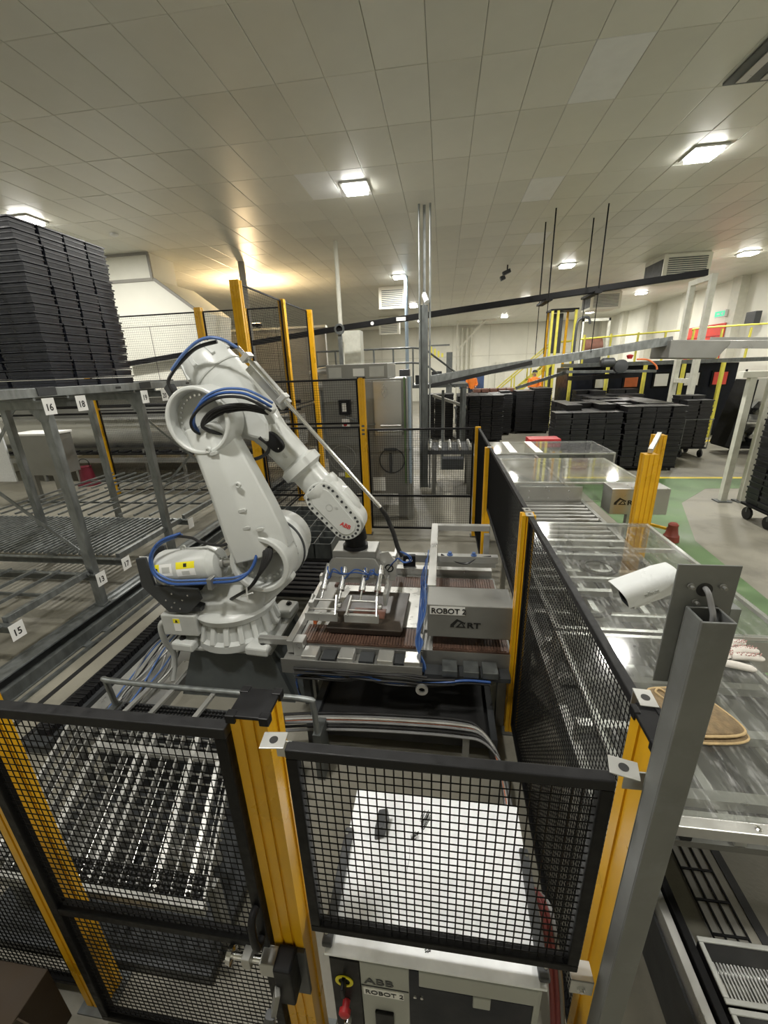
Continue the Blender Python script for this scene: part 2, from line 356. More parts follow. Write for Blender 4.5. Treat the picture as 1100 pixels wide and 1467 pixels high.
# ---------------------------------------------------------------- safety fence
def profile(w, d, g=.007):
    a, b = w/2, d/2; q = []
    for (sx, sy) in ((1,1),(-1,1),(-1,-1),(1,-1)): pass
    xs = [-a, -a*.45, -a*.45, -a*.25, -a*.25, a*.25, a*.25, a*.45, a*.45, a]
    gs = [0, 0, g, g, 0, 0, g, g, 0, 0]
    q += [(x, -b+k) for x, k in zip(xs, gs)]
    ys = [-b*.35, -b*.35, b*.35, b*.35]; gy = [0, g, g, 0]
    q += [(a-k, y) for y, k in zip(ys, gy)]
    q += [(x, b-k) for x, k in zip(reversed(xs), reversed(gs))]
    q += [(-a+k, y) for y, k in zip(reversed(ys), reversed(gy))]
    return q
def post(label, x, y, w, d, h, group='yellow fence posts', cap=True, z0=0, plate=True):
    r = thing('fence_post', label, 'fence post', (x, y, z0), group)
    make('post_profile', MB().pxy([(x+p[0], y+p[1]) for p in profile(w, d)], z0+.012, z0+h-.012), 'yellow', r)
    if cap:
        c = MB().bb(x-w/2-.004, x+w/2+.004, y-d/2-.004, y+d/2+.004, z0+h-.012, z0+h)
        for sx in (-1,1):
            for sy in (-1,1): c.box((x+sx*w/2*.9, y+sy*d/2*.9, z0+h-.012), (w*.26, d*.26, .03))
        make('post_cap', c, 'black_plastic', r, bevel=.003)
    make('base_plate', MB().bb(x-w/2-.03, x+w/2+.03, y-d/2-.03, y+d/2+.03, z0, z0+.012), 'galv_dark', r)
    return r
def panel(label, p0, p1, z0, z1, mids=(), du=.026, dv=.031, t=.0042, fw=.034, name='mesh_fence', group='black mesh fence sections'):
    p0, p1 = Vector((*p0, z0)), Vector((*p1, z0)); u = (p1-p0).normalized(); L = (p1-p0).length; zz = Vector((0,0,1))
    r = thing(name, label, 'fence', (p0+p1)/2, group)
    def rail(a, b, n, w=fw): return make(n, MB().bar(a, b, fw, w, up=(0,0,1)), 'black_frame', r, bevel=.004)
    H = z1-z0
    make('top_rail', MB().bar(p0+zz*(H-fw/2), p1+zz*(H-fw/2), fw, fw), 'black_frame_lit', r, bevel=.004)
    rail(p0+zz*fw/2, p1+zz*fw/2, 'bottom_rail')
    for m in mids: rail(p0+u*fw+zz*(m-z0), p1-u*fw+zz*(m-z0), 'middle_rail')
    nn = u.cross(zz)
    for k in (p0+u*fw/2, p1-u*fw/2):
        make('side_rail', MB().bar(k+zz*fw, k+zz*(H-fw), fw, fw, up=nn), 'black_frame', r, bevel=.004)
    make('wire_mesh', MB().wires(p0+u*fw*.5+zz*fw*.5, u, zz, L-fw, H-fw, du, dv, t), 'black_wire', r, kind='stuff')
    return r
def bracket(parent, x, y, z, w=.06, d=.05, rz=0, tab=.06):
    mb = MB()
    q = [(-w/2,-d/2),(w/2,-d/2),(w/2,d/2),(-w/2,d/2)]; c, s = math.cos(rz), math.sin(rz)
    q = [(x+a*c-b*s, y+a*s+b*c) for a, b in q]
    mb.pxy(q, z, z+.004)
    b = make('bracket', mb, 'alu', parent, bevel=.001)
    make('hole', MB().lathe((x, y, z+.0041), (0,0,1), [(0,.0125),(.0008,.0125)], 16), 'ink', b)
    make('tab', MB().bar((x+w*.4*c, y+w*.4*s, z-tab), (x+w*.4*c, y+w*.4*s, z), .05, .004), 'alu', b)
pl = post('front yellow corner post between the mesh gate and the small mesh panel', -.565, .94, .118, .11, 2.04)
bracket(pl, -.47, .845, 2.0, .07, .055, .1)
pr_ = post('front yellow corner post next to the grey camera post', .597, .965, .07, .14, 2.04)
bracket(pr_, .475, .86, 2.0, .07, .055, -.25)
bracket(pr_, .61, 1.07, 2.042, .07, .05, 1.5)
bx = MB().bb(.43, .50, .815, .82, 1.06, 1.13); bx.bb(.43, .50, .815, .87, 1.125, 1.13)
bq = make('bracket', bx, 'alu', pr_, bevel=.002); make('bolt', MB().lathe((.462,.815,1.095), (0,-1,0), [(0,.013),(.007,.013),(.007,.007),(.012,.007)], 12), 'chrome', bq)
post('yellow post behind the left edge of the front mesh gate', -1.69, .97, .11, .11, 2.04)
panel('small half height black mesh panel in front of the controller lid', (-.43,.835), (.445,.835), 1.165, 2.0, t=.0044)
g = panel('tall black mesh gate at lower left with latch and middle rail', (-1.60,.885), (-.635,.885), .06, 2.0, mids=(.91,), name='fence_gate', group='gate', t=.0042, fw=.04)
g['category'] = 'gate'
hb = MB().tube(spline([(-.655,.862,1.16),(-.655,.825,1.15),(-.655,.815,1.07),(-.655,.825,.99),(-.655,.862,.98)], 5), .014, 10)
make('pull_handle', hb, 'black_plastic', g, smooth=True)
r = thing('gate_latch', 'steel slide bolt latch with hanging black grip on the front corner post', 'latch', (-.60, .86, .85))
make('bolt_rod', MB().lathe((-.80,.845,.87), (1,0,0), [(0,.03),(.02,.034),(.025,.014),(.16,.014),(.16,.022),(.19,.022)], 16), 'chrome', r, smooth=True)
make('guide_block', MB().bb(-.735,-.70,.82,.875,.845,.905), 'steel', r, bevel=.003); make('guide_block', MB().bb(-.66,-.60,.815,.875,.835,.91), 'steel', r, bevel=.003)
make('lock_body', MB().bb(-.60,-.53,.80,.88,.70,.92), 'black_plastic', r, bevel=.008)
make('lever', MB().bar((-.585,.79,.82),(-.62,.775,.66),.035,.02), 'steel_dull', r, bevel=.004)
make('grip', MB().ringloft([ell((-.62,.77,.70),(1,0,0),(0,1,0),.02,.016,12,3), ell((-.64,.765,.60),(1,0,0),(0,1,0),.026,.018,12,3), ell((-.66,.76,.47),(1,0,0),(0,1,0),.03,.018,12,3), ell((-.668,.76,.44),(1,0,0),(0,1,0),.02,.012,12,3)]), 'robot_dark', r, smooth=True)
make('back_plate', MB().bb(-.575,-.50,.868,.884,.62,.90), 'robot_dark', r)
panel('mesh panel left of the front gate, mostly outside the frame', (-1.76,.97), (-2.9,.97), .06, 2.0)
r = thing('cardboard_box', 'brown cardboard box in the bottom left corner', 'box', (-1.86,.72,0)); make('box_body', MB().bb(-2.2,-1.80,.5,.88,0,.40), 'cardboard', r, bevel=.004); make('box_flap', MB().bar((-1.80,.69,.40),(-1.72,.69,.34),.3,.006,up=(0,1,0)), 'cardboard', r)
# right hand fence line
panel('long black mesh panel on the right of the cell, nearest to the camera', (.615,1.05), (.615,2.80), .12, 2.0)
p2 = post('yellow post halfway along the right mesh fence', .61, 2.87, .095, .09, 2.0, cap=False)
bracket(p2, .61, 2.82, 2.0, .08, .05, 1.5, .03); bracket(p2, .61, 2.92, 2.0, .08, .05, -1.5, .03)
panel('half height mesh panel beside the steel sign frame', (.615,2.93), (.615,5.38), 1.15, 2.0)
p3 = post('yellow post where the half height right panel ends', .60, 5.44, .10, .09, 2.0, cap=False)
bracket(p3, .60, 5.40, 2.0, .09, .05, 1.5, .03)
panel('rear mesh panel of the right fence line', (.615,5.5), (.615,7.18), .12, 2.0, dv=.035)
post('yellow rear corner post of the right fence line', .60, 7.25, .09, .09, 2.02, cap=False)
panel('wide low mesh panel closing the rear of the cell', (-1.32,7.25), (.54,7.25), .12, 2.0, mids=(.77,), du=.04, dv=.04, t=.004)
p5 = post('yellow post with vent slots in front of the grey machine', -1.387, 7.25, .11, .10, 2.88)
for k in range(3): make('vent_slot', MB().pxz(capsule((-1.395,1.92+.07*k),.018,(-1.375,1.92+.07*k),.018,8),7.197,7.2), 'galv_dark', p5)
panel('rear mesh panel in front of the grey machine', (-3.33,7.25), (-1.45,7.25), .12, 2.05, mids=(.77,), du=.04, dv=.04, t=.004)
panel('upper mesh panel stacked in front of the grey machine', (-3.0,7.25), (-1.45,7.25), 2.09, 2.86, du=.04, dv=.04, t=.004)
post('tallest yellow post rising behind the robot elbow', -3.41, 7.25, .16, .13, 4.47, cap=False)
post('tall yellow post, middle of the receding tall fence', -3.41, 9.3, .13, .12, 4.47, cap=False)
post('tall yellow post at the far end of the receding tall fence', -3.36, 11.07, .13, .12, 4.47, cap=False)
for (a, b, n) in ((7.33,9.24,'near'),(9.36,11.0,'far')):
    panel('tall receding mesh panel behind the robot, %s half, upper tier' % n, (-3.41,a), (-3.41,b), 2.25, 4.44, du=.05, dv=.05, t=.004, fw=.03)
    panel('tall receding mesh panel behind the robot, %s half, lower tier' % n, (-3.41,a), (-3.41,b), .12, 2.2, du=.05, dv=.05, t=.004, fw=.03)
post('yellow fence post seen under the tray rack at far left', -8.8, 9.72, .12, .12, 4.4, cap=False)
post('yellow fence post beside the white oven hood', -5.55, 9.72, .16, .13, 4.47, cap=False)
post('thin yellow fence post left of the tallest post', -4.45, 9.72, .10, .12, 4.4, cap=False)
for (a, b, n) in ((-8.73,-5.64,'in front of the oven hood'),(-5.46,-4.51,'right of the hood'),(-4.39,-3.5,'between thin and tallest posts')):
    panel('rear left mesh panel %s, upper tier' % n, (a,9.72), (b,9.72), 2.3, 4.38, du=.05, dv=.05, t=.0035, fw=.03)
    panel('rear left mesh panel %s, lower tier' % n, (a,9.72), (b,9.72), .12, 2.25, mids=(1.1,), du=.05, dv=.05, t=.0035, fw=.03)
pa = post('broad yellow post standing behind the clear conveyor cover', 2.44, 5.22, .15, .13, 1.95, cap=False)
pb = post('second broad yellow post just behind the covered conveyor post', 2.93, 6.1, .15, .13, 2.03, cap=False)
tb = make('tie_bar', MB().bar((2.44,5.22,1.97),(2.93,6.1,2.03),.05,.05), 'alu', pa)
# ---------------------------------------------------------------- robot controller
r = thing('robot_controller', 'grey robot controller cabinet with white lid behind the small mesh panel', 'cabinet', (-.01, 1.12, 0))
make('cabinet_body', MB().bb(-.385,.355,.84,1.41,.1,1.04), 'cab_grey', r, bevel=.006)
make('lid', MB().bb(-.395,.365,.815,1.42,1.04,1.05), 'white_lid', r, bevel=.003)
lid = r.children[-1]
sc = MB()
for k in range(5):
    a = random.uniform(0,6)
    sc.tube([(-.06+.022*math.cos(a+i*.9)*(1-i*.04)+k*.002, 1.33-.008*k+.03*math.sin(a*1.3+i*1.1), 1.0512) for i in range(9)], .0013, 4)
for k in range(4): sc.tube([(-.10+.02*math.sin(i*2.1+k), 1.24+.02*math.cos(i*1.7+k), 1.0512) for i in range(6)], .0008, 4)
sc.tube([(-.12+.004*math.sin(i), 1.19-i*.02, 1.0512) for i in range(6)], .0008, 4)
for k in range(3): sc.tube([(-.03+.012*math.sin(i*2+k), .87+.01*math.cos(i*1.7+k), 1.0512) for i in range(5)], .0009, 4)
make('pen_scribble', sc, 'ink', lid, kind='stuff')
for sx, n in ((-1,'l'),(1,'r')):
    xx = -.395 if sx < 0 else .365
    h = make('side_handle', MB().bb(xx-.012 if sx < 0 else xx-.025, xx+.025 if sx < 0 else xx+.012, .83, 1.23, 1.051, 1.075), 'robot_dark', r, bevel=.006)
    for yy in (.86, 1.2): make('handle_screw', MB().lathe((xx,yy,1.075),(0,0,1),[(0,.008),(.006,.007)],10), 'chrome', h)
    make('foot', MB().bb(xx-.03 if sx > 0 else xx+.01, xx-.0 if sx > 0 else xx+.04, .86, 1.40, 0, .1), 'robot_dark', r)
make('switch_panel', MB().bb(-.385,-.275,.828,.842,.12,1.0), 'black_plastic', r, bevel=.004)
sp = r.children[-1]
make('emergency_stop', MB().lathe((-.335,.828,.74),(0,-1,0),[(0,.014),(.025,.014),(.025,.022),(.04,.022),(.046,.014)],18), 'red', sp, smooth=True)
make('key_switch', MB().lathe((-.335,.828,.62),(0,-1,0),[(0,.016),(.02,.014),(.02,.004),(.05,.004)],14), 'chrome', sp, smooth=True)
make('rotary_switch', MB().annulus((-.335,.827,.87),(0,-1,0),.022,.034,.003,20), 'label_yellow', sp)
make('rotary_knob', MB().bb(-.342,-.328,.79,.828,.84,.90), 'black_plastic', sp, bevel=.004)
make('front_panel', MB().bb(-.272,-.095,.826,.842,.12,1.005), 'cab_grey', r, bevel=.003); fp = r.children[-1]
text('lettering', 'ABB', .052, 'robot_dark', fp, (-.258,.8245,.885), (1,0,0), (0,0,1), .0006, sx=1.15)
make('panel_groove', MB().bb(-.27,-.097,.824,.827,.868,.872), 'robot_dark', fp)
nl = make('name_label', MB().bb(-.264,-.115,.8235,.826,.815,.86), 'label_white', fp)
text('lettering', 'ROBOT 2', .034, 'ink', fp, (-.258,.8225,.825), (1,0,0), (0,0,1), .0002, sx=1.0)
make('flap', MB().bb(-.225,-.155,.815,.827,.60,.72), 'black_plastic', fp, bevel=.004)
make('gap_strip', MB().bb(-.095,-.06,.83,.842,.12,1.0), 'navy', r)
make('door', MB().bb(-.09,.335,.832,.843,.12,.90), 'navy', r, bevel=.003); dd = r.children[-1]
make('header', MB().bb(-.06,.345,.826,.842,.915,1.005), 'cab_grey', r, bevel=.003)
make('door_tab', MB().bb(.13,.19,.822,.833,.85,.915), 'cab_grey', dd, bevel=.003)
make('door_button', MB().lathe((.30,.832,.72),(0,-1,0),[(0,.014),(.015,.012)],12), 'red', dd)
for xx in (-.075,-.05): make('door_screw', MB().lathe((xx,.832,.84),(0,-1,0),[(0,.007),(.006,.006)],10), 'chrome', dd)
make('end_stile', MB().bb(.335,.355,.83,.843,.12,1.0), 'cab_grey', r)
mb = MB().hexa([(-.275,1.20,1.051),(-.232,1.215,1.051),(-.218,1.30,1.051),(-.268,1.295,1.051)], [(-.272,1.205,1.115),(-.236,1.218,1.118),(-.224,1.30,1.122),(-.266,1.296,1.112)])
make('sponge_block', mb, 'robot_dark', bevel=.006, label='dark grey foam block lying on the white controller lid', cat='block', origin=(-.25,1.25,1.051))
for k, (dx, m) in enumerate(((0,'red_cable'),(.02,'red_cable'),(.035,'grey_cable'))):
    make('power_cable', MB().tube(spline([(.40+dx,1.22,.85-.02*k),(.43+dx,1.14,.86),(.45+dx,1.02,.72),(.46+dx,.92,.5),(.47+dx,.86,.2),(.47+dx,.84,.015)],6), .011, 8), m, smooth=True,
         label=['dark red power cable hanging closest to the controller cabinet','dark red power cable, middle of the three beside the controller','grey power cable, outermost of three beside the controller'][k], cat='cable', group='controller cables', origin=(.45,1,.0))
# ---------------------------------------------------------------- grey camera post, mounting plate, camera
r = thing('camera_post', 'grey hollow square steel post carrying the white surveillance camera', 'post', (.548, .80, 0))
x0, x1, y0, y1, t = .513, .577, .772, .833, .005
mb = MB().bb(x0,x1,y0,y0+t,.012,2.505).bb(x0,x1,y1-t,y1,.012,2.505).bb(x0,x0+t,y0+t,y1-t,.012,2.505).bb(x1-t,x1,y0+t,y1-t,.012,2.505)
make('post_tube', mb, 'post_grey', r, bevel=.002)
make('base_plate', MB().bb(.47,.63,.73,.87,0,.012), 'post_grey', r)
make('mounting_plate', MB().bb(.483,.602,.8335,.8375,2.305,2.60), 'post_grey', r, bevel=.001); mp_ = r.children[-1]
make('cable_hole', MB().lathe((.542,.8333,2.544),(0,-1,0),[(0,.0155),(.001,.0155)],24), 'ink', mp_)
for (a, b) in ((.514,2.552),(.574,2.553),(.53,2.516)): make('bolt', MB().lathe((a,.8333,b),(0,-1,0),[(0,.0065),(.004,.0065),(.004,.0035),(.013,.0035)],10), 'steel_dull', mp_)
make('side_flange', MB().bb(.602,.622,.8335,.88,2.36,2.50), 'galv', mp_)
make('cable', MB().tube(spline([(.542,.845,2.548),(.542,.822,2.545),(.547,.81,2.52),(.55,.80,2.49),(.551,.80,2.40)],6), .0055, 10), 'grey_cable', r, smooth=True)
r = thing('surveillance_camera', 'white bullet surveillance camera pointing left from the steel plate', 'camera', (.66, 1.19, 2.33))
ax = Vector((-.155,-.03,-.058)).normalized(); c0 = Vector((.69,1.20,2.385)); side = ax.cross(Vector((0,0,1))).normalized(); upv = side.cross(ax).normalized()
def cr(s, a, b, dz=0, p=3.2, n=28): return ell(c0+ax*s+upv*dz, side, upv, a, b, n, p)
make('body', MB().ringloft([cr(.0,.018,.022,-.012), cr(.012,.03,.034,-.008), cr(.06,.035,.040,-.004), cr(.148,.035,.040,-.004)]), 'cctv', r, smooth=True)
def shell(s0, s1):
    vs = []; fs = []; n = 16
    for s, k in ((s0,.9),(s0+.04,1.0),(s1,1.03)):
        for (ro, q) in ((.044,1),(.0415,1)):
            for i in range(n+1):
                tt = math.radians(-18+216*i/n); cx, sx = math.cos(tt), math.sin(tt)
                vs.append(c0+ax*(s+(.012*max(0,sx) if s == s1 else 0))+side*ro*.95*k*math.copysign(abs(cx)**.6,cx)+upv*(ro*1.03*k*math.copysign(abs(sx)**.7,sx)+.003))
    m = n+1
    for a in range(2):
        for b in range(2):
            for i in range(n):
                k0 = a*2*m+b*m+i; k1 = (a+1)*2*m+b*m+i; fs.append((k0,k0+1,k1+1,k1))
    for a in (0, 2):
        for i in range(n): fs.append((a*2*m+i, a*2*m+i+1, a*2*m+m+i+1, a*2*m+m+i))
    for a in range(2):
        for i in (0, n): fs.append((a*2*m+i, a*2*m+m+i, (a+1)*2*m+m+i, (a+1)*2*m+i))
    return MB().add(vs, fs)
make('sun_shield', shell(.005,.168), 'cctv', r, smooth=True)
make('lens_face', MB().ringloft([cr(.1485,.033,.038,-.004), cr(.154,.032,.037,-.004)]), 'glass_dark', r)
make('lens_ring', MB().annulus(c0+ax*.154, ax, .016, .022, .004, 24), 'black_plastic', r)
make('arm', MB().tube(spline([c0+ax*.01-upv*.01, c0-ax*.02-upv*.012, V(.67,1.10,2.41), V(.575,.90,2.49), V(.555,.845,2.525)],5), .014, 14), 'cctv', r, smooth=True)
nrm = -side if side.y > 0 else side
text('lettering', 'alhua', .021, 'robot_grey', r, c0+ax*.118+nrm*.0432+upv*.002, -ax, upv, .0004)
# ---------------------------------------------------------------- covered conveyor at the right
r = thing('roller_conveyor', 'long steel conveyor bed running under the clear covers', 'conveyor', (1.6, 5, 0))
for (xa, n) in ((.80,'a'),(2.30,'b')): make('side_rail', MB().bb(xa,xa+.06,1.5,11.0,.62,.80), 'steel', r, bevel=.004)
make('bed_plate', MB().bb(.86,2.30,1.55,5.2,.72,.76), 'bed_light', r)
make('bed_plate', MB().bb(.86,2.30,6.95,10.9,.72,.76), 'bed_light', r)
for k in range(9): make('cross_bar', MB().bb(.86,2.30,1.7+k*.42,1.76+k*.42,.80,.86), 'alu', r)
for xx in (1.0,1.18,1.42,1.62,1.86,2.1): make('guide_strip', MB().bb(xx,xx+.05,1.55,5.15,.765,.795), 'rubber' if xx in (1.18,1.62,2.1) else 'alu', r)
for k in range(11): make('roller', MB().lathe((.87,5.28+k*.16,.76),(1,0,0),[(0,.035),(1.43,.035)],12), 'steel_dull', r, smooth=True)
for yy in (1.7,3.4,5.1,7.0,8.8,10.7):
    for xx in (.83,2.33): make('leg', MB().bb(xx-.03,xx+.03,yy-.03,yy+.03,0,.62), 'steel', r)
for (a,b,cx,cy) in ((1.2,1.5,1.35,3.5),(1.5,1.9,1.7,4.3)): make('turning_disc', MB().annulus((cx,cy,.87),(0,0,1),.14,.19,.02,28), 'rubber', r)
def cover(label, x0, x1, y0, y1, zt, zb, front=True, tilt=0):
    r = thing('guard_cover', label, 'guard cover', ((x0+x1)/2, (y0+y1)/2, zb), 'clear guard covers over the conveyor')
    b = .035
    make('top_panel', MB().bb(x0+.005,x1-.005,y0+.005,y1-.005,zt,zt+.008), 'clear', r)
    make('frame_bar', MB().bb(x0,x1,y0,y0+b,zt-b,zt-.001), 'alu', r, bevel=.003); make('frame_bar', MB().bb(x0,x1,y1-b,y1,zt-b,zt-.001), 'alu', r, bevel=.003)
    make('frame_bar', MB().bb(x0,x0+b,y0+b,y1-b,zt-b,zt-.001), 'alu', r, bevel=.003); make('frame_bar', MB().bb(x1-b,x1,y0+b,y1-b,zt-b,zt-.001), 'alu', r, bevel=.003)
    for (xx,yy) in ((x0,y0),(x1-b,y0),(x0,y1-b),(x1-b,y1-b)): make('corner_leg', MB().bb(xx,xx+b,yy,yy+b,zb,zt-b), 'alu', r)
    if front: make('front_pane', MB().bb(x0+b,x1-b,y0+.008,y0+.014,zb,zt-b), 'clear', r)
    make('side_pane', MB().bb(x1-.014,x1-.008,y0+b,y1-b,zb,zt-b), 'clear', r)
    return r
c = cover('nearest clear guard cover, carrying the glove and the cloth', .86, 2.02, 1.42, 2.76, 1.1, .80, front=False)
make('end_bar', MB().bb(.86,2.1,1.37,1.42,1.045,1.105), 'alu', c, bevel=.004)
make('end_bolt', MB().lathe((1.345,1.395,1.105),(0,0,1),[(0,.014),(.004,.014),(.008,.008)],12), 'chrome', c)
c = cover('large clear guard cover behind the surveillance camera', .86, 2.5, 2.80, 5.08, 1.1, .80)
make('front_plate', MB().bb(.90,2.46,2.79,2.797,.81,1.065), 'steel', c); f_ = c.children[-1]
for k in range(3):
    for q in range(2): make('plate_hole', MB().lathe((1.22+k*.22,2.7895,.88+q*.1),(0,-1,0),[(0,.012),(.001,.012)],12), 'ink', f_)
make('inner_bar', MB().bb(.9,2.46,3.65,3.69,1.04,1.08), 'alu', c); make('inner_bar', MB().bb(.9,2.46,4.35,4.39,1.04,1.08), 'alu', c)
make('inner_divider', MB().bb(1.45,1.46,4.4,5.04,.85,1.06), 'clear', c)
c = cover('clear guard cover behind the broad yellow posts with swept scratches', 1.2, 3.28, 6.93, 8.82, 1.12, .80)
make('front_plate', MB().bb(1.3,2.3,6.90,6.93,.78,1.05), 'steel', c, bevel=.003); f_ = c.children[-1]
for k in range(3):
    for q in range(2): make('plate_bolt', MB().lathe((1.45+k*.32,6.90,.86+q*.12),(0,-1,0),[(0,.014),(.01,.012)],10), 'chrome', f_)
c = cover('farthest clear guard cover with two white strips', 1.15, 3.7, 9.35, 10.85, 1.12, .80)
for xx in (1.5,2.05): make('white_strip', MB().bb(xx,xx+.16,9.4,10.8,1.121+.008,1.135), 'label_white', c)
r = thing('drive_box', 'steel drive box with cut-out logo behind the yellow posts', 'box', (3.0, 6.75, .66))
make('box_shell', MB().bb(2.62,3.46,6.55,6.92,.70,1.12), 'steel', r, bevel=.006); make('support_leg', MB().bb(2.95,3.05,6.68,6.78,0,.70), 'steel', r)
def art(parent, x, y, z, s):
    lg = MB()
    lg.pxz([(x,z),(x+.05*s,z),(x+.05*s,z+.02*s),(x,z+.02*s)], y-.002, y)
    lg.pxz(capsule((x+.025*s,z+.03*s), .022*s, (x+.09*s,z+.11*s), .016*s, 8), y-.0022, y)
    lg.pxz(capsule((x+.09*s,z+.11*s), .014*s, (x+.17*s,z+.075*s), .009*s, 8), y-.0024, y)
    lg.pxz([(x+.17*s,z+.07*s),(x+.195*s,z+.085*s),(x+.19*s,z+.055*s),(x+.175*s,z+.05*s)], y-.0026, y)
    lg.pxz([(x+.07*s,z),(x+.095*s,z),(x+.15*s,z+.07*s),(x+.135*s,z+.075*s)], y-.0028, y)
    lg.pxz([(x+.11*s,z+.015*s),(x+.17*s,z+.015*s),(x+.185*s,z),(x+.095*s,z)], y-.003, y)
    lg.pxz([(x+.145*s,z+.07*s),(x+.155*s,z+.07*s),(x+.20*s,z),(x+.18*s,z)], y-.0032, y)
    make('logo_mark', lg, 'ink', parent)
    text('lettering', 'RT', .115*s, 'ink', parent, (x+.215*s, y-.003, z), (1,0,0), (0,0,1), .004*s, sx=1.25)
art(r, 2.67, 6.55, .86, .9)
# glove and cloth on the nearest cover
r = thing('work_glove', 'white knitted work glove with pale red grip dots on the clear cover', 'glove', (1.88, 2.52, 1.108))
gz = 1.108
def finger(p0, p1, p2, w): return [ell(p0,(0,1,0),(0,0,1),w*1.05,.018,14), ell(p1,(.2,1,0),(0,0,1),w,.019,14), ell(p2,(.1,1,0),(0,0,1),w*.9,.016,14), ell(V(*p2)+V(*p2).__sub__(V(*p1)).normalized()*w*.7,(0,1,0),(0,0,1),w*.45,.008,14)]
gm = MB().ringloft([ell((1.70,2.44,gz+.012),(.3,1,0),(0,0,1),.045,.010,18), ell((1.75,2.47,gz+.016),(.3,1,0),(0,0,1),.048,.014,18), ell((1.82,2.52,gz+.02),(.2,1,0),(0,0,1),.064,.019,18), ell((1.90,2.57,gz+.022),(.2,1,0),(0,0,1),.076,.021,18), ell((1.945,2.59,gz+.02),(.2,1,0),(0,0,1),.072,.018,18)])
for (a, b, c_, w) in (((1.92,2.645,gz+.019),(1.98,2.70,gz+.022),(2.02,2.73,gz+.017),.021), ((1.94,2.61,gz+.02),(2.01,2.645,gz+.026),(2.07,2.66,gz+.018),.023), ((1.94,2.57,gz+.02),(2.02,2.585,gz+.025),(2.09,2.59,gz+.018),.023), ((1.93,2.53,gz+.019),(2.01,2.53,gz+.022),(2.075,2.525,gz+.017),.021), ((1.84,2.48,gz+.018),(1.92,2.455,gz+.02),(1.98,2.44,gz+.015),.022)):
    gm.ringloft(finger(a, b, c_, w))
gs = lambda m: [tuple(V(1.86,2.55,gz)+(V(*p)-V(1.90,2.55,gz))*1.22) for p in m.v]
gm.v = gs(gm)
make('knit', gm, 'glove', r, smooth=True)
dm = MB()
for i in range(26):
    for j in range(13):
        px, py = 1.80+i*.0115, 2.45+j*.0165+.004*(i%2)
        for (qx,qy,rx,ry) in ((1.90,2.57,.055,.065),(1.99,2.70,.04,.018),(2.02,2.645,.06,.018),(2.03,2.588,.07,.018),(2.02,2.53,.065,.017)):
            if ((px-qx)/rx)**2+((py-qy)/ry)**2 < .9: dm.box((px,py,gz+.041),(.004,.005,.006)); break
dm.v = gs(dm)
make('grip_dots', dm, 'glove_dot', r, kind='stuff')
cf = MB().ringloft([ell((1.672,2.425,gz+.011),(.3,1,0),(0,0,1),.049,.011,18), ell((1.70,2.44,gz+.013),(.3,1,0),(0,0,1),.050,.013,18), ell((1.725,2.455,gz+.013),(.3,1,0),(0,0,1),.049,.013,18)]); cf.v = gs(cf)
make('cuff', cf, 'cctv', r, smooth=True)
r = thing('folded_cloth', 'tan folded fleece mitt with corded edge on the clear cover', 'cloth', (1.39, 1.98, 1.108))
def blob(z, s, ox, oy):
    pts = [(1.205,2.10),(1.23,2.145),(1.31,2.165),(1.42,2.165),(1.50,2.12),(1.555,2.02),(1.585,1.93),(1.58,1.875),(1.52,1.845),(1.42,1.83),(1.32,1.83),(1.25,1.90),(1.215,2.0)]
    sp_ = spline([(*p,0) for p in pts+pts[:1]], 4)[:-1]
    return [V(1.39+(p.x-1.39)*s+ox, 1.99+(p.y-1.99)*s+oy, z) for p in sp_]
make('lower_layer', MB().ringloft([blob(1.109,1,.012,-.012), blob(1.122,1.01,.012,-.012), blob(1.130,.96,.012,-.012)]), 'cloth', r, smooth=True)
make('upper_layer', MB().ringloft([blob(1.131,.98,0,0), blob(1.146,1.0,0,0), blob(1.158,.93,0,0), blob(1.164,.6,0,0)]), 'cloth', r, smooth=True)
e_ = blob(1.148,1.0,0,0); make('edge_cord', MB().tube(e_+e_[:1], .007, 8), 'cloth_edge', r, smooth=True)
e_ = blob(1.118,1.01,.012,-.012); make('edge_cord', MB().tube(e_+e_[:1], .007, 8), 'cloth_edge', r, smooth=True)
make('hand_loop', MB().tube(spline([(1.25,2.115,1.162),(1.275,2.135,1.168),(1.30,2.11,1.168),(1.325,2.03,1.168),(1.315,2.0,1.168),(1.29,2.02,1.166),(1.26,2.08,1.164),(1.25,2.115,1.162)],4), .006, 8), 'cloth_edge', r, smooth=True)
# ---------------------------------------------------------------- lower conveyor with crates at lower right
r = thing('crate_conveyor', 'low conveyor with light side rail at lower right corner', 'conveyor', (1.4, 1.5, 0))
make('side_rail', MB().bb(1.10,1.14,.55,3.0,.30,.42), 'alu', r, bevel=.003); make('guide_rail', MB().bb(1.15,1.185,.55,3.0,.34,.44), 'black_frame', r, bevel=.003)
make('bed_strip', MB().bb(1.2,1.26,.55,1.45,.24,.29), 'steel_dull', r)
for k in range(3): make('bed_roller', MB().lathe((1.15,.7+k*.3,.26),(1,0,0),[(0,.03),(.75,.03)],12), 'steel', r, smooth=True)
make('far_rail', MB().bb(1.9,1.94,.55,1.5,.22,.34), 'alu', r)
for (a,b) in ((1.12,.7),(1.12,2.6),(1.92,.7),(1.92,1.4)): make('leg', MB().bb(a-.02,a+.02,b-.02,b+.02,0,.3), 'steel_dull', r)
make('side_sheet', MB().bb(1.085,1.098,.6,2.6,.02,.34), 'robot_dark', r)
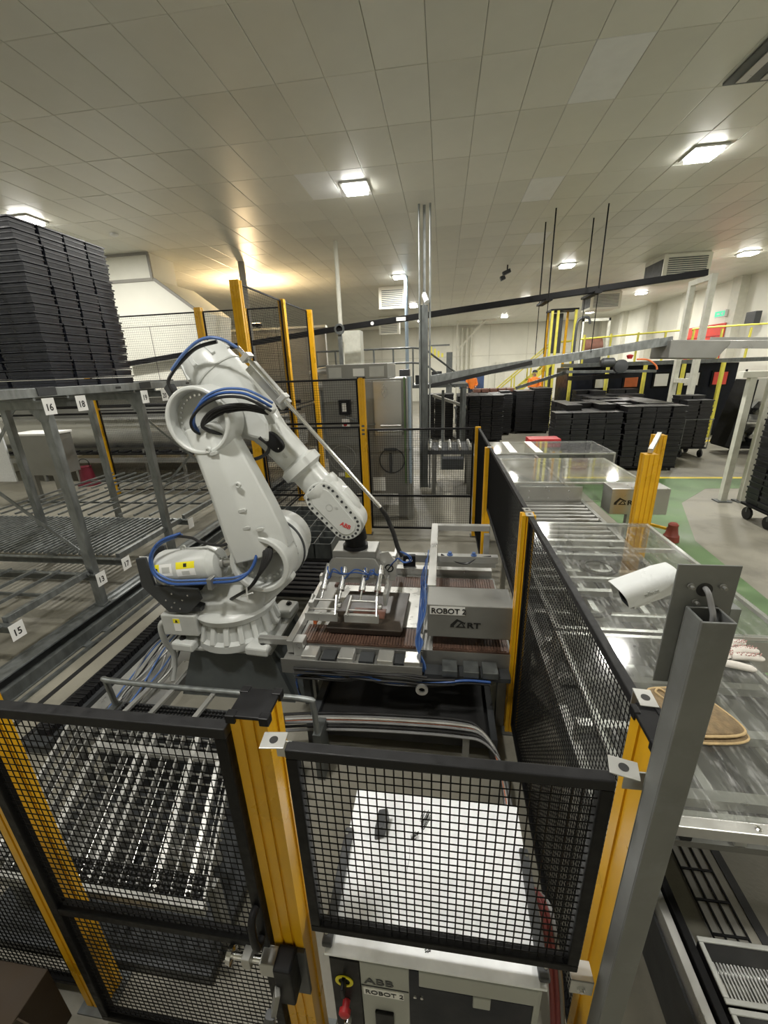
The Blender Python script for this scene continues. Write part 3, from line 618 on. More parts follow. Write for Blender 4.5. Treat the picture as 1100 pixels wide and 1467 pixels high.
def open_crate(label, x0, x1, y0, y1, z0, z1):
    r = thing('open_crate', label, 'crate', ((x0+x1)/2,(y0+y1)/2,z0), 'black crates on the low conveyor'); t = .012
    make('crate_wall', MB().bb(x0,x1,y0,y0+t,z0,z1-.012).bb(x0,x1,y1-t,y1,z0,z1-.012).bb(x0,x0+t,y0+t,y1-t,z0,z1-.012).bb(x1-t,x1,y0+t,y1-t,z0,z1-.012), 'tray_dark', r)
    make('rim', MB().bb(x0-.008,x1+.008,y0-.008,y0+t,z1-.012,z1).bb(x0-.008,x1+.008,y1-t,y1+.008,z1-.012,z1).bb(x0-.008,x0+t,y0+t,y1-t,z1-.012,z1).bb(x1-t,x1+.008,y0+t,y1-t,z1-.012,z1), 'robot_grey', r, bevel=.004)
    m = MB(); n = 40
    for k in range(n): m.bb(x0+t+(x1-x0-2*t)*(k+.2)/n, x0+t+(x1-x0-2*t)*(k+.65)/n, y0+t, y1-t, z0+.002, z0+.012)
    make('slotted_base', m, 'alu', r)
open_crate('black slotted crate on the low conveyor, the farther of two', 1.21, 1.85, 1.125, 1.33, .295, .45)
open_crate('black slotted crate on the low conveyor, cut off by the frame', 1.21, 1.85, .80, 1.10, .295, .45)
# ---------------------------------------------------------------- robot plinth
r = thing('robot_plinth', 'dark grey flared steel plinth under the robot', 'plinth', (-1.95, 3.3, 0))
make('plinth_body', MB().hexa([(-2.54,2.97,0),(-1.37,2.97,0),(-1.37,3.7,0),(-2.54,3.7,0)], [(-2.33,2.97,.57),(-1.55,2.97,.57),(-1.55,3.66,.57),(-2.33,3.66,.57)]), 'plinth', r)
make('top_plate', MB().bb(-2.36,-1.52,2.93,3.7,.57,.60), 'robot_grey', r, bevel=.004)
make('gusset', MB().prism([(-1.55,.57),(-1.20,.0),(-1.36,.0)], lambda p: (p[0], 3.02, p[1]), lambda p: (p[0], 3.05, p[1])), 'plinth', r)
make('gusset', MB().prism([(-1.55,.57),(-1.20,.0),(-1.36,.0)], lambda p: (p[0], 3.55, p[1]), lambda p: (p[0], 3.58, p[1])), 'plinth', r)
# ---------------------------------------------------------------- robot
rob = thing('industrial_robot', 'white six axis industrial robot arm bending over the infeed belt', 'robot', (-1.98, 3.25, .60))
BX, BY = -1.98, 3.27
b = MB().lathe((BX,BY,.60),(0,0,1),[(0,.40),(.07,.40),(.09,.36),(.16,.345),(.25,.33)],48)
make('base', b, 'robot_white', rob, smooth=True); base = rob.children[-1]
for k in range(18):
    a = 2*math.pi*k/18; c, s = math.cos(a), math.sin(a)
    make('rib', MB().bar((BX+.33*c,BY+.33*s,.84),(BX+.385*c,BY+.385*s,.67),.045,.05,up=(-s,c,0)), 'robot_white', base, bevel=.01)
for (dx,dy) in ((-.36,-.30),(.36,-.30),(-.36,.30),(.36,.30)):
    make('foot_lug', MB().pxy([(BX+dx-.12,BY+dy-.10),(BX+dx+.10,BY+dy-.12),(BX+dx+.12,BY+dy+.10),(BX+dx-.08,BY+dy+.12)], .60,.69), 'robot_white', base, bevel=.02)
    make('foot_bolt', MB().lathe((BX+dx*1.1,BY+dy*1.1,.69),(0,0,1),[(0,.03),(.012,.03),(.012,.018),(.028,.018)],14), 'ink', base)
make('connection_box', MB().bb(-2.52,-2.18,2.90,3.22,.75,.965), 'robot_grey', rob, bevel=.012); cb = rob.children[-1]
make('warning_label', MB().bb(-2.40,-2.335,2.898,2.8995,.80,.93), 'label_white', cb); make('warning_label', MB().bb(-2.40,-2.335,2.8965,2.898,.885,.93), 'label_yellow', cb)
make('warning_mark', MB().prism([(-2.3675,.925),(-2.382,.893),(-2.353,.893)], lambda p: (p[0],2.8955,p[1]), lambda p: (p[0],2.8965,p[1])), 'ink', cb)
make('turntable', MB().lathe((BX,BY,.845),(0,0,1),[(0,.33),(.012,.37),(.07,.39),(.11,.36),(.13,.30)],48), 'robot_white', rob, smooth=True)
e1, e2 = (1,0,0), (0,1,0)
make('turret', MB().ringloft([ell((BX,BY,.94),e1,e2,.36,.33,32,2.4), ell((BX+.02,BY,1.02),e1,e2,.38,.30,32,2.6), ell((BX+.12,BY+.06,1.13),e1,e2,.36,.24,32,3), ell((-1.72,3.36,1.28),e1,e2,.27,.17,32,3), ell((-1.62,3.40,1.46),e1,e2,.24,.16,32,3), ell((-1.60,3.42,1.60),e1,e2,.16,.13,32,3)]), 'robot_white', rob, smooth=True); tur = rob.children[-1]
make('hub_housing', MB().lathe((-1.55,3.22,1.46),(0,1,0),[(0,.25),(.03,.29),(.10,.31),(.20,.31),(.24,.29),(.42,.27),(.46,.20)],44), 'robot_white', tur, smooth=True)
make('hub_seam', MB().annulus((-1.55,3.30,1.46),(0,1,0),.29,.318,.02,44), 'robot_dark', tur)
for k in range(12):
    a = math.radians(-60+k*15); make('hub_bolt', MB().lathe((-1.55+.27*math.cos(a),3.226,1.46+.27*math.sin(a)),(0,-1,0),[(0,.010),(.01,.010)],8), 'chrome', tur)
make('turret_cheek', MB().pxz([(-2.30,.96),(-1.60,.96),(-1.30,1.25),(-1.42,1.40),(-1.80,1.30),(-2.2,1.14)], 3.12, 3.24), 'robot_white', tur, bevel=.03)
make('motor', MB().lathe((-1.75,3.50,1.30),(0,1,0),[(0,.11),(.30,.11),(.32,.09)],24), 'robot_grey', tur, smooth=True)
# balancing cylinder at the back
bc0, bc1 = V(-2.50,3.02,1.375), V(-1.83,3.05,1.445); bd = (bc1-bc0)
make('balancer', MB().lathe(bc0, bd, [(0,.07),(.005,.11),(.03,.145),(.07,.16),(.46,.16),(.48,.168),(.53,.168),(.55,.15),(.58,.13),(.59,.08)],36), 'robot_white', rob, smooth=True); bal = rob.children[-1]
make('piston_rod', MB().lathe(bc0+bd.normalized()*.59, bd, [(0,.05),(.03,.05),(.03,.035),(.13,.035),(.14,.06),(.22,.06),(.23,.04)],20), 'steel', bal, smooth=True)
make('lifting_eye', MB().annulus(bc0+bd.normalized()*.26+V(0,-.01,.175),(0,1,0),.012,.026,.015,16), 'robot_white', bal)
bn = bd.normalized()
def wrap(s0, s1, a0, a1, m, lift, name='sticker'):
    vs = []; fs = []; n = 8; up = V(0,0,1); up = (up-bn*up.dot(bn)).normalized(); fr = V(0,-1,0); fr = (fr-bn*fr.dot(bn)).normalized()
    for s in (s0, s1):
        for i in range(n+1):
            t = math.radians(a0+(a1-a0)*i/n)
            for rr in (.16, .16+lift): vs.append(bc0+bn*s+(fr*math.cos(t)+up*math.sin(t))*rr)
    w = 2*(n+1)
    for i in range(n):
        for q in (0,1): fs.append((2*i+q,2*i+2+q,w+2*i+2+q,w+2*i+q))
        fs.append((2*i,2*i+1,2*i+3,2*i+2)); fs.append((w+2*i,w+2*i+1,w+2*i+3,w+2*i+2))
    fs += [(0,1,w+1,w), (2*n,2*n+1,w+2*n+1,w+2*n)]
    make(name, MB().add(vs, fs), m, bal)
wrap(.26,.43,-8,34,'label_white',.002); wrap(.26,.43,15,36,'label_yellow',.003)
wrap(.05,.22,-4,34,'label_white',.002); wrap(.05,.105,-2,34,'label_yellow',.003)
wrap(.33,.36,20,31,'ink',.004); wrap(.31,.38,-4,8,'robot_grey',.0035); wrap(.065,.09,6,22,'ink',.004); wrap(.13,.20,6,24,'robot_grey',.0035)
make('balancer_bracket', MB().pxz([(-2.62,1.52),(-2.53,1.53),(-2.50,1.26),(-2.10,1.24),(-2.08,1.14),(-2.22,1.0),(-2.42,.995),(-2.63,1.25)], 2.90, 2.93).pxz([(-2.62,1.52),(-2.53,1.53),(-2.50,1.26),(-2.10,1.24),(-2.08,1.14),(-2.22,1.0),(-2.42,.995),(-2.63,1.25)], 3.16, 3.19).bb(-2.62,-2.59,2.93,3.16,1.25,1.5).bb(-2.46,-2.12,2.93,3.16,1.0,1.04), 'robot_dark', rob, bevel=.004); bb_ = rob.children[-1]
for (px,pz) in ((-2.42,1.12),(-2.34,1.10),(-2.26,1.13),(-2.30,1.04),(-2.38,1.05),(-2.20,1.18),(-2.35,1.19)): make('bracket_bolt', MB().lathe((px,2.90,pz),(0,-1,0),[(0,.009),(.006,.008)],8), 'chrome', bb_)
make('end_sheet', MB().bb(-2.60,-2.50,2.925,2.93,1.27,1.53), 'label_white', bb_)
# lower arm: chamfered casting between the two big hubs
A0, A1 = V(-1.53,0,1.48), V(-1.85,0,2.67); ad = (A1-A0).normalized(); ap = V(ad.z,0,-ad.x)
def asec(s, wl, wr, y0, y1):
    c = A0+ad*s
    return [c+ap*p+V(0,y,0) for p, y in ((-wl,y1),(-wl,y0+.05),(-wl+.05,y0),(.10*wr,y0),(.30*wr,y0+.012),(wr,y0+.12),(wr,y1))]
make('lower_arm', MB().ringloft([asec(.04,.245,.26,2.96,3.22), asec(.20,.235,.265,2.95,3.22), asec(.42,.21,.25,2.945,3.22), asec(.72,.185,.21,2.955,3.22), asec(.98,.175,.17,2.965,3.22), asec(1.10,.19,.15,2.98,3.22), asec(1.2,.20,.14,3.0,3.22)]), 'robot_white', rob, smooth=True, bevel=.012); la = rob.children[-1]
make('lower_hub', MB().annulus((-1.53,2.965,1.46),(0,1,0),.215,.265,.25,44), 'robot_white', la, smooth=True, bevel=.012)
make('lower_hub_disc', MB().lathe((-1.53,3.06,1.46),(0,1,0),[(0,.216),(.14,.216)],40), 'robot_inner', la)
for k in range(9):
    a = math.radians(-150+k*15); make('hub_bolt', MB().lathe((-1.53+.17*math.cos(a),3.06,1.46+.17*math.sin(a)),(0,-1,0),[(0,.012),(.008,.011)],10), 'robot_grey', la)
make('upper_hub', MB().annulus((-1.855,2.96,2.67),(0,1,0),.225,.262,.26,44), 'robot_white', la, smooth=True, bevel=.012)
make('upper_hub_disc', MB().lathe((-1.855,3.07,2.67),(0,1,0),[(0,.226),(.13,.226)],40), 'robot_grey', la)
for k in range(16):
    a = math.radians(90+k*12); make('hub_bolt', MB().lathe((-1.855+.19*math.cos(a),3.07,2.67+.19*math.sin(a)),(0,-1,0),[(0,.010),(.01,.009)],8), 'chrome', la)
for (px,pz) in ((-1.60,2.17),(-1.80,2.45)): make('boss', MB().lathe((px,2.965,pz),(0,-1,0),[(0,.026),(.02,.022),(.02,.012),(.012,.012)],16), 'robot_white', la, smooth=True)
for (px,pz) in ((-1.60,1.95),(-1.585,1.80),(-1.47,1.79),(-1.76,2.42)): make('boss', MB().pxz(capsule((px-.015,pz),.016,(px+.02,pz+.008),.016,8),2.945,2.975), 'robot_grey', la, bevel=.005)
# upper arm
U0 = V(-1.90,3.42,3.04); ud = V(.632,0,-.776).normalized(); un = V(.776,0,.632).normalized(); yv = V(0,1,0)
def us(s): return U0+ud*s
make('rear_cover', MB().lathe(us(-.20), ud, [(0,.04),(.01,.13),(.05,.185),(.12,.215),(.30,.225),(.34,.222)],44), 'robot_white', rob, smooth=True); rc = rob.children[-1]
for k in range(8):
    a = 2*math.pi*k/8; d = un*math.cos(a)+yv*math.sin(a); make('cover_tab', MB().bar(us(-.16)+d*.185, us(-.03)+d*.228, .035, .02, up=d), 'robot_white', rc, bevel=.004)
make('cover_seam', MB().annulus(us(.045), ud, .21, .230, .012, 44), 'robot_grey', rc)
make('elbow_housing', MB().ringloft([ell(us(.12),un,yv,.225,.225,32,2.3), ell(us(.25)-un*.02,un,yv,.24,.22,32,2.8), ell(us(.40)-un*.04,un,yv,.25,.20,32,3), ell(us(.54)-un*.02,un,yv,.20,.17,32,2.6), ell(us(.64),un,yv,.16,.155,32,2)]), 'robot_white', rob, smooth=True); eh = rob.children[-1]
make('elbow_hub', MB().lathe((-1.855,3.20,2.67),(0,1,0),[(0,.20),(.05,.24),(.30,.24),(.34,.20)],36), 'robot_white', eh, smooth=True)
make('elbow_web', MB().pxz([(-1.95,2.82),(-1.66,2.52),(-1.42,2.45),(-1.40,2.62),(-1.62,2.90),(-1.80,3.0)], 3.24, 3.50), 'robot_white', eh, bevel=.03)
make('cable_clamp', MB().bar(V(-1.38,3.05,2.80),V(-1.27,3.05,2.72),.10,.05), 'robot_white', eh, bevel=.012)
make('clamp_stay', MB().bar(V(-1.33,3.05,2.75),V(-1.40,3.30,2.62),.06,.05), 'robot_white', eh, bevel=.01)
make('forearm_tube', MB().lathe(us(.60), ud, [(0,.155),(.06,.158),(.10,.148),(.40,.142),(.41,.155),(.43,.19),(.50,.19),(.51,.165),(.53,.14),(.68,.138)],44), 'robot_white', rob, smooth=True); ft = rob.children[-1]
pn = V(-.10,-1,.12).normalized(); pc = us(.78)+V(.015,-.152,.02)
make('access_cover', MB().ringloft([ell(pc-pn*.05,ud,un*.95,.098,.062,28,2.6), ell(pc+pn*.010,ud,un*.95,.098,.062,28,2.6), ell(pc+pn*.016,ud,un*.95,.092,.056,28,2.6)]), 'black_plastic', ft)
make('access_screw', MB().lathe(pc+ud*.07+pn*.016, pn, [(0,.006),(.004,.005)],8).lathe(pc-ud*.07+pn*.016, pn, [(0,.006),(.004,.005)],8), 'chrome', ft)
make('slot_boss', MB().ringloft([ell(us(.93)+V(0,-.138,.02),ud,un,.028,.020,16,3), ell(us(.93)+V(0,-.150,.02),ud,un,.022,.014,16,3)]), 'robot_grey', ft)
for k in range(10):
    a = 2*math.pi*k/10; d = un*math.cos(a)+yv*math.sin(a); make('flange_bolt', MB().lathe(us(1.03)+d*.172, -ud, [(0,.009),(.008,.008)],8), 'robot_grey', ft)
make('wrist_collar', MB().lathe(us(1.27), ud, [(0,.15),(.01,.175),(.06,.18),(.09,.165),(.16,.155)],40), 'robot_white', rob, smooth=True)
W0, W1 = us(1.40), us(1.70)
make('wrist_housing', MB().pxz(capsule((W0.x,W0.z),.165,(W1.x,W1.z),.150,18), 3.30, 3.54), 'robot_white', rob, bevel=.03, smooth=True); wh = rob.children[-1]
make('wrist_cover', MB().pxz(capsule((W0.x,W0.z),.152,(W1.x,W1.z),.138,18), 3.266, 3.30), 'robot_white', wh, bevel=.008)
make('wrist_cover_raised', MB().pxz(capsule((W0.x,W0.z),.098,(W1.x,W1.z),.086,18), 3.257, 3.266), 'robot_white', wh, bevel=.004)
o_ = capsule((W0.x,W0.z),.126,(W1.x,W1.z),.113,9)
pp = []
for i in range(len(o_)):
    a, b2 = Vector(o_[i]), Vector(o_[(i+1)%len(o_)]); m = max(1, round((b2-a).length/.055))
    for q in range(m): pp.append(a+(b2-a)*q/m)
for p in pp[::1]: make('cover_bolt', MB().lathe((p.x,3.2665,p.y),(0,-1,0),[(0,.012),(.004,.012)],10), 'robot_dark', wh)
make('cover_plug', MB().annulus((W0.x+ud.x*.09,3.258,W0.z+ud.z*.09),(0,-1,0),.026,.032,.003,20), 'robot_grey', wh)
make('cover_plug', MB().lathe((W0.x+ud.x*.13+un.x*.05,3.258,W0.z+ud.z*.13+un.z*.05),(0,-1,0),[(0,.014),(.005,.012)],14), 'robot_grey', wh)
make('badge', MB().lathe((W1.x-ud.x*.0,3.258,W1.z-ud.z*.0),(0,-1,0),[(0,.066),(.002,.066)],30), 'robot_white', wh)
text('lettering', 'ABB', .056, 'red_ink', wh, (W1.x-.050,3.2535,W1.z+.006), (.90,0,-.44), (.44,0,.90), .0010, sx=.95)
make('wrist_back', MB().lathe(us(1.42)+V(0,.0,0)+un*.11, ud, [(0,.05),(.04,.085),(.20,.085),(.26,.05)],24), 'robot_white', wh, smooth=True)
make('tool_flange', MB().lathe((-.785,3.42,1.62),(0,0,-1),[(0,.10),(.08,.11),(.08,.095),(.14,.095),(.14,.115),(.17,.115)],32), 'black_plastic', rob, smooth=True)
# dress pack
make('support_rod', MB().tube([(-1.56,3.20,3.195),(-.503,3.20,1.912)], .016, 12), 'chrome', rob, smooth=True); sr = rob.children[-1]
rd = V(1.057,0,-1.283).normalized()
make('rod_channel', MB().bar(V(-1.50,3.26,3.06),V(-1.24,3.26,2.745),.06,.10,up=un), 'steel', sr, bevel=.004)
for s in (.10,.50): q = V(-1.56,3.2,3.195)+rd*s; make('rod_clamp', MB().bar(q-rd*.02, q+rd*.02, .09,.08,up=un), 'alu', sr, bevel=.004)
make('blue_air_hose', MB().tube(spline([(-1.55,3.17,3.19),(-1.628,3.12,3.245),(-1.72,3.10,3.262),(-1.83,3.10,3.235),(-1.96,3.10,3.15),(-2.08,3.11,3.045)],6), .012, 8), 'blue_pale', rob, smooth=True)
make('dark_air_hose', MB().tube(spline([(-1.68,3.13,3.235),(-1.84,3.12,3.20),(-1.97,3.12,3.12),(-2.08,3.12,3.03),(-2.135,3.12,2.954),(-2.11,3.13,2.887),(-2.06,3.15,2.80)],6), .014, 8), 'black_hose', rob, smooth=True)
make('rear_connector', MB().bar(V(-2.19,3.2,2.93),V(-2.06,3.15,2.72),.07,.06), 'robot_dark', rob, bevel=.006)
make('wrist_hose', MB().tube(spline([(-.503,3.2,1.912),(-.47,3.22,1.85),(-.449,3.25,1.783),(-.405,3.25,1.656),(-.372,3.25,1.526),(-.336,3.25,1.45)],6), .02, 10), 'black_hose', rob, smooth=True)
for dx in (0, .015): make('blue_loop', MB().tube(spline([(-.349+dx,3.2,1.516),(-.277+dx,3.2,1.472),(-.272+dx,3.2,1.426),(-.321,3.2+dx,1.411),(-.368,3.22,1.44),(-.40,3.25,1.40),(-.45,3.3,1.33)],6), .006, 6), 'blue_hose', rob, smooth=True)
for k, (m, rr, dy, dz) in enumerate((('blue_hose',.011,0,0),('blue_pale',.010,.03,.026),('black_hose',.011,-.015,-.028))):
    make('elbow_cable', MB().tube(spline([(-1.27,3.02+dy,2.76+dz),(-1.348,2.93+dy,2.832+dz),(-1.45,2.92+dy,2.87+dz),(-1.613,2.92+dy,2.87+dz),(-1.763,2.92+dy,2.808+dz),(-1.87,2.93+dy,2.693+dz*.3),(-1.877,2.96+dy,2.60),(-1.85,3.06,2.54)],6), rr, 8), m, rob, smooth=True)
for k in range(3):
    make('elbow_cable', MB().tube(spline([(-1.30,3.02,2.74-.015*k),(-1.463,2.95+.02*k,2.785-.018*k),(-1.63,2.93+.02*k,2.77-.02*k),(-1.748,2.93+.02*k,2.712-.015*k),(-1.80,2.94,2.63),(-1.76+.02*k,3.06,2.55)],6), .014, 8), 'black_hose', rob, smooth=True)
for k, (m, rr) in enumerate((('blue_hose',.013),('blue_pale',.010))):
    o = k*.022
    make('base_cable', MB().tube(spline([(-2.20,2.98+o,1.735-o),(-2.342,2.90+o,1.693-o),(-2.425,2.86+o,1.587),(-2.444,2.85+o,1.481),(-2.406,2.84+o,1.387+o),(-2.273,2.83+o,1.331+o),(-2.074,2.83+o,1.339+o),(-1.877,2.84+o,1.353+o),(-1.684,2.86+o,1.372+o),(-1.578,2.91+o,1.45),(-1.537,2.97+o,1.561),(-1.548,3.04,1.66)],6), rr, 10), m, rob, smooth=True)
make('base_cable', MB().tube(spline([(-2.25,2.97,1.715),(-2.1,2.97,1.70),(-2.028,2.97,1.665),(-1.85,2.97,1.636),(-1.72,3.0,1.68),(-1.68,3.1,1.73)],6), .013, 8), 'black_hose', rob, smooth=True)
for k in range(4): make('base_cable', MB().tube(spline([(-1.50+.02*k,3.04,1.66),(-1.47+.02*k,2.96,1.55),(-1.53,2.92,1.38),(-1.64,2.94,1.25),(-1.78,2.98,1.15),(-1.9,3.05,1.06)],6), .015, 8), 'black_hose', rob, smooth=True)
make('cable_clip', MB().bb(-1.93,-1.89,2.80,2.88,1.30,1.40), 'steel_dull', rob, bevel=.004); make('cable_tie', MB().tube([(-1.72,2.93,1.17),(-1.60,2.92,1.22)],.008,6).tube([(-1.66,2.925,1.14),(-1.65,2.92,1.27)],.008,6), 'label_white', rob)
make('forearm_cable', MB().tube(spline([(-1.50,3.24,2.50),(-1.44,3.28,2.42),(-1.50,3.30,2.34),(-1.62,3.28,2.30),(-1.70,3.22,2.30)],6), .016, 8), 'black_hose', rob, smooth=True)
# gripper
make('gripper', MB().bb(-.98,-.58,3.32,3.56,1.385,1.45).hexa([(-1.10,3.28,1.20),(-.48,3.28,1.20),(-.48,3.62,1.20),(-1.10,3.62,1.20)],[(-.96,3.32,1.385),(-.60,3.32,1.385),(-.60,3.56,1.385),(-.96,3.56,1.385)]), 'steel_dull', rob, bevel=.006); gr = rob.children[-1]
make('gripper_bar', MB().bb(-1.145,-1.10,3.0,4.25,1.05,1.10), 'alu', gr, bevel=.004); make('gripper_bar', MB().bb(-.50,-.47,3.12,4.20,1.02,1.14), 'alu', gr, bevel=.004)
make('gripper_bar', MB().bb(-1.12,-.47,3.30,3.36,1.14,1.20), 'alu', gr); make('gripper_bar', MB().bb(-1.12,-.47,3.85,3.91,1.10,1.16), 'alu', gr)
make('side_plate', MB().pxz([(-.56,1.12),(-.42,1.12),(-.40,1.30),(-.48,1.42),(-.56,1.40)],3.40,3.412), 'alu', gr, bevel=.003)
make('hazard_mark', MB().annulus((-.475,3.399,1.25),(0,-1,0),.028,.042,.002,20).bar((-.51,3.398,1.20),(-.44,3.398,1.30),.012,.002,up=(0,1,0)), 'ink', gr)
for k, xx in enumerate((-1.03,-.87,-.68,-.54)):
    make('air_cylinder', MB().tube([(xx,3.34,1.30),(xx-.01,3.14,1.15)], .026, 14).tube([(xx-.01,3.14,1.15),(xx-.015,3.07,1.10)], .011, 10).tube([(xx,3.30,1.27),(xx,3.27,1.245)], .032, 14).tube([(xx-.008,3.17,1.172),(xx-.01,3.14,1.15)], .031, 14), 'chrome', gr, smooth=True)
for (xa, xb) in ((-1.15,-.90),(-.80,-.54)):
    make('clamp_arm', MB().bar((xa+.03,3.10,1.12),(xa,2.97,1.0),.014,.05).bar((xb-.01,3.10,1.12),(xb,2.97,1.0),.014,.05).tube([(xa+.02,3.07,1.09),(xb,3.07,1.09)],.010,8).tube([(xa+.01,3.01,1.035),(xb,3.01,1.035)],.008,8), 'alu', gr, bevel=.002)
    make('clamp_pad', MB().bb(xa-.02,xb+.02,2.955,2.985,.945,1.02), 'alu', gr, bevel=.003)
    make('clamp_pivot', MB().lathe((xb+.01,3.04,1.06),(1,0,0),[(0,.024),(.03,.024)],14), 'chrome', gr)
for k, (a, b2) in enumerate(((-1.03,-.87),(-.68,-.54),(-.9,-.6))):
    for q in range(2): make('air_tube', MB().tube(spline([(a,3.28+.02*q,1.30),(a+.03,3.22,1.27-.05*q),((a+b2)/2,3.20,1.30+.03*q),(b2-.02,3.24,1.26),(b2,3.30,1.29)],6), .006, 6), 'blue_hose', gr, smooth=True)
# ---------------------------------------------------------------- infeed belt in the cell
r = thing('infeed_conveyor', 'stainless infeed table with brown modular belts under the robot gripper', 'conveyor', (-.3, 3.5, 0))
make('bed', MB().bb(-1.24,.58,2.88,4.18,.62,.765), 'steel_dull', r, bevel=.004)
BM = {}
def belt_strip(x0, x1, y0, y1):
    bs = make('belt_strip', MB().bb(x0,x1,y0,y1,.766,.785), 'belt_brown', r); n = int((x1-x0)/.025); cr_ = MB()
    for k in range(n): cr_.bb(x0+.025*k+.003, x0+.025*k+.022, y0+.006, y1-.006, .785, .793)
    make('belt_link', cr_, 'belt_brown', bs, kind='stuff')
belt_strip(-1.20,-.20,2.88,3.13); belt_strip(-.06,.56,2.88,3.13); belt_strip(-1.15,-.14,3.86,4.10); belt_strip(-.06,.56,3.86,4.10)
make('transfer_plate', MB().bb(-1.02,-.16,3.135,3.85,.766,.80), 'plate_white', r, bevel=.003); make('transfer_plate', MB().bb(-.14,.56,3.135,3.85,.766,.785), 'steel_dull', r)
make('end_bar', MB().bb(-1.30,-1.245,2.80,4.2,.72,.84), 'alu', r, bevel=.004)
make('front_channel', MB().bb(-1.32,-.14,2.70,2.86,.66,.70).bb(-1.32,-.14,2.69,2.70,.60,.74).bb(-1.32,-.14,2.86,2.87,.66,.76), 'steel_dull', r, bevel=.002)
for xx in (-.925,-.605,-.33): make('actuator_gap', MB().bb(xx-.06,xx+.06,2.73,2.85,.70,.735), 'robot_dark', r)
for k, xx in enumerate((-1.08,-.77,-.44,-.22)): make('actuator_block', MB().bb(xx-.065,xx+.065,2.70,2.84,.70,.775), 'alu' if k != 3 else 'steel', r, bevel=.006)
make('front_channel', MB().bb(-.12,.56,2.74,2.86,.60,.64), 'robot_dark', r)
for xx in (.08,.25,.40): make('actuator_block', MB().bb(xx-.06,xx+.06,2.72,2.86,.64,.70), 'galv_dark', r, bevel=.005)
make('connector_bar', MB().bb(-1.62,-1.30,2.92,2.97,.70,.76), 'alu', r, bevel=.003)
make('corner_block', MB().bb(-1.24,-1.15,2.79,2.90,.70,.84), 'alu', r, bevel=.004)
make('rear_rail', MB().bb(-.95,.56,4.20,4.30,.74,.84), 'alu', r, bevel=.003); make('rear_rail', MB().bb(-.95,.56,4.65,4.73,.70,.80), 'alu', r, bevel=.003)
for xx in (-.62,.12,.38): make('rear_block', MB().bb(xx,xx+.12,4.30,4.5,.76,.88), 'alu', r, bevel=.004)
for (xx,yy) in ((-1.15,2.92),(.52,2.92),(-1.15,4.1),(.52,4.1)): make('leg', MB().bb(xx-.035,xx+.035,yy-.035,yy+.035,0,.62), 'steel_dull', r)
make('drop_leg', MB().bb(-1.16,-1.10,2.72,2.78,.25,.62), 'robot_dark', r)
r2 = thing('photo_sensor', 'small black sensor box with two white dots behind the belt', 'sensor', (-.36,4.28,.8))
make('sensor_body', MB().bb(-.43,-.29,4.24,4.30,.845,.98), 'black_plastic', r2, bevel=.006); make('sensor_eye', MB().lathe((-.38,4.24,.92),(0,-1,0),[(0,.018),(.004,.016)],14).lathe((-.34,4.24,.925),(0,-1,0),[(0,.018),(.004,.016)],14), 'label_white', r2)
for (yy, zz, m, n) in ((2.735,.655,'blue_hose','lower'),(2.75,.63,'black_hose','upper')):
    make('hose_run', MB().tube(spline([(-1.19,2.70,.36),(-1.20,2.69,.55),(-1.09,2.68,zz-.03),(-.875,2.67,zz-.04),(-.6,2.67,zz-.02),(-.4,2.67,zz-.06),(-.03,2.68,zz-.05),(.2,2.70,zz-.02),(.4,2.71,zz-.03)],6), .010, 8), m, smooth=True, label='%s hose slung along the front of the infeed table' % ('blue' if m=='blue_hose' else 'black'), cat='hose', origin=(-.5,2.7,.3))
for q in range(4):
    make('sagging_cable', MB().tube(spline([(-1.2+.3*q*i*.0+.22*i, 2.672-.006*q, .60+.03*q+random.uniform(-.035,.035)) for i in range(6+q%2)],6), .010, 6), 'black_hose', smooth=True, label='black cable sagging below the infeed actuators, %s from below' % ORD[q], cat='cable', group='sagging cables', origin=(-.6,2.7,.6))
make('guide_wheel', MB().annulus((-.14,2.66,.56),(0,-1,0),.025,.05,.02,20), 'steel', label='small round steel guide ring under the infeed table edge', cat='ring', origin=(-.14,2.66,.51))
# dark pan under the gripper
r = thing('baking_pan', 'dark brown tray lying on the white plate under the gripper', 'tray', (-.62, 3.25, .80))
make('pan_body', MB().hexa([(-.98,2.99,.802),(-.34,2.99,.802),(-.32,3.60,.802),(-.90,3.60,.802)],[(-1.0,2.97,.87),(-.32,2.97,.87),(-.30,3.62,.87),(-.92,3.62,.87)]), 'pan_brown', r, bevel=.01)
make('pan_window', MB().bb(-.80,-.50,3.14,3.30,.871,.876), 'wood_pan', r)
make('orange_tab', MB().bb(-1.16,-1.13,3.12,3.17,.794,.84), 'orange_cable', label='small orange plastic tab at the edge of the brown belt', cat='tab', origin=(-1.14,3.15,.794))
# sign frame
r = thing('sign_frame', 'stainless frame over the belt with robot name label and logo', 'frame', (.22, 3.8, 0))
make('sign_box', MB().bb(-.105,.57,2.90,3.20,.89,1.19), 'steel_dull', r, bevel=.006); sb = r.children[-1]
make('frame_beam', MB().bb(-.115,-.04,3.20,4.72,1.12,1.20), 'alu', r, bevel=.004); make('frame_beam', MB().bb(-.04,.57,4.65,4.72,1.13,1.20), 'alu', r, bevel=.004)
make('frame_beam', MB().bb(-.04,.57,3.86,3.93,1.10,1.17), 'alu', r, bevel=.004); make('frame_beam', MB().bb(-.04,.57,4.0,4.10,.98,1.04), 'alu', r, bevel=.004)
for (xx,yy) in ((-.08,4.60),(.53,4.60),(-.07,3.16),(.52,3.16)): make('frame_leg', MB().bb(xx-.03,xx+.03,yy-.03,yy+.03,0 if yy > 4 else .794,1.12 if yy > 4 else .89), 'alu', r)
make('name_label', MB().bb(-.085,.195,2.896,2.899,1.105,1.18), 'label_white', sb)
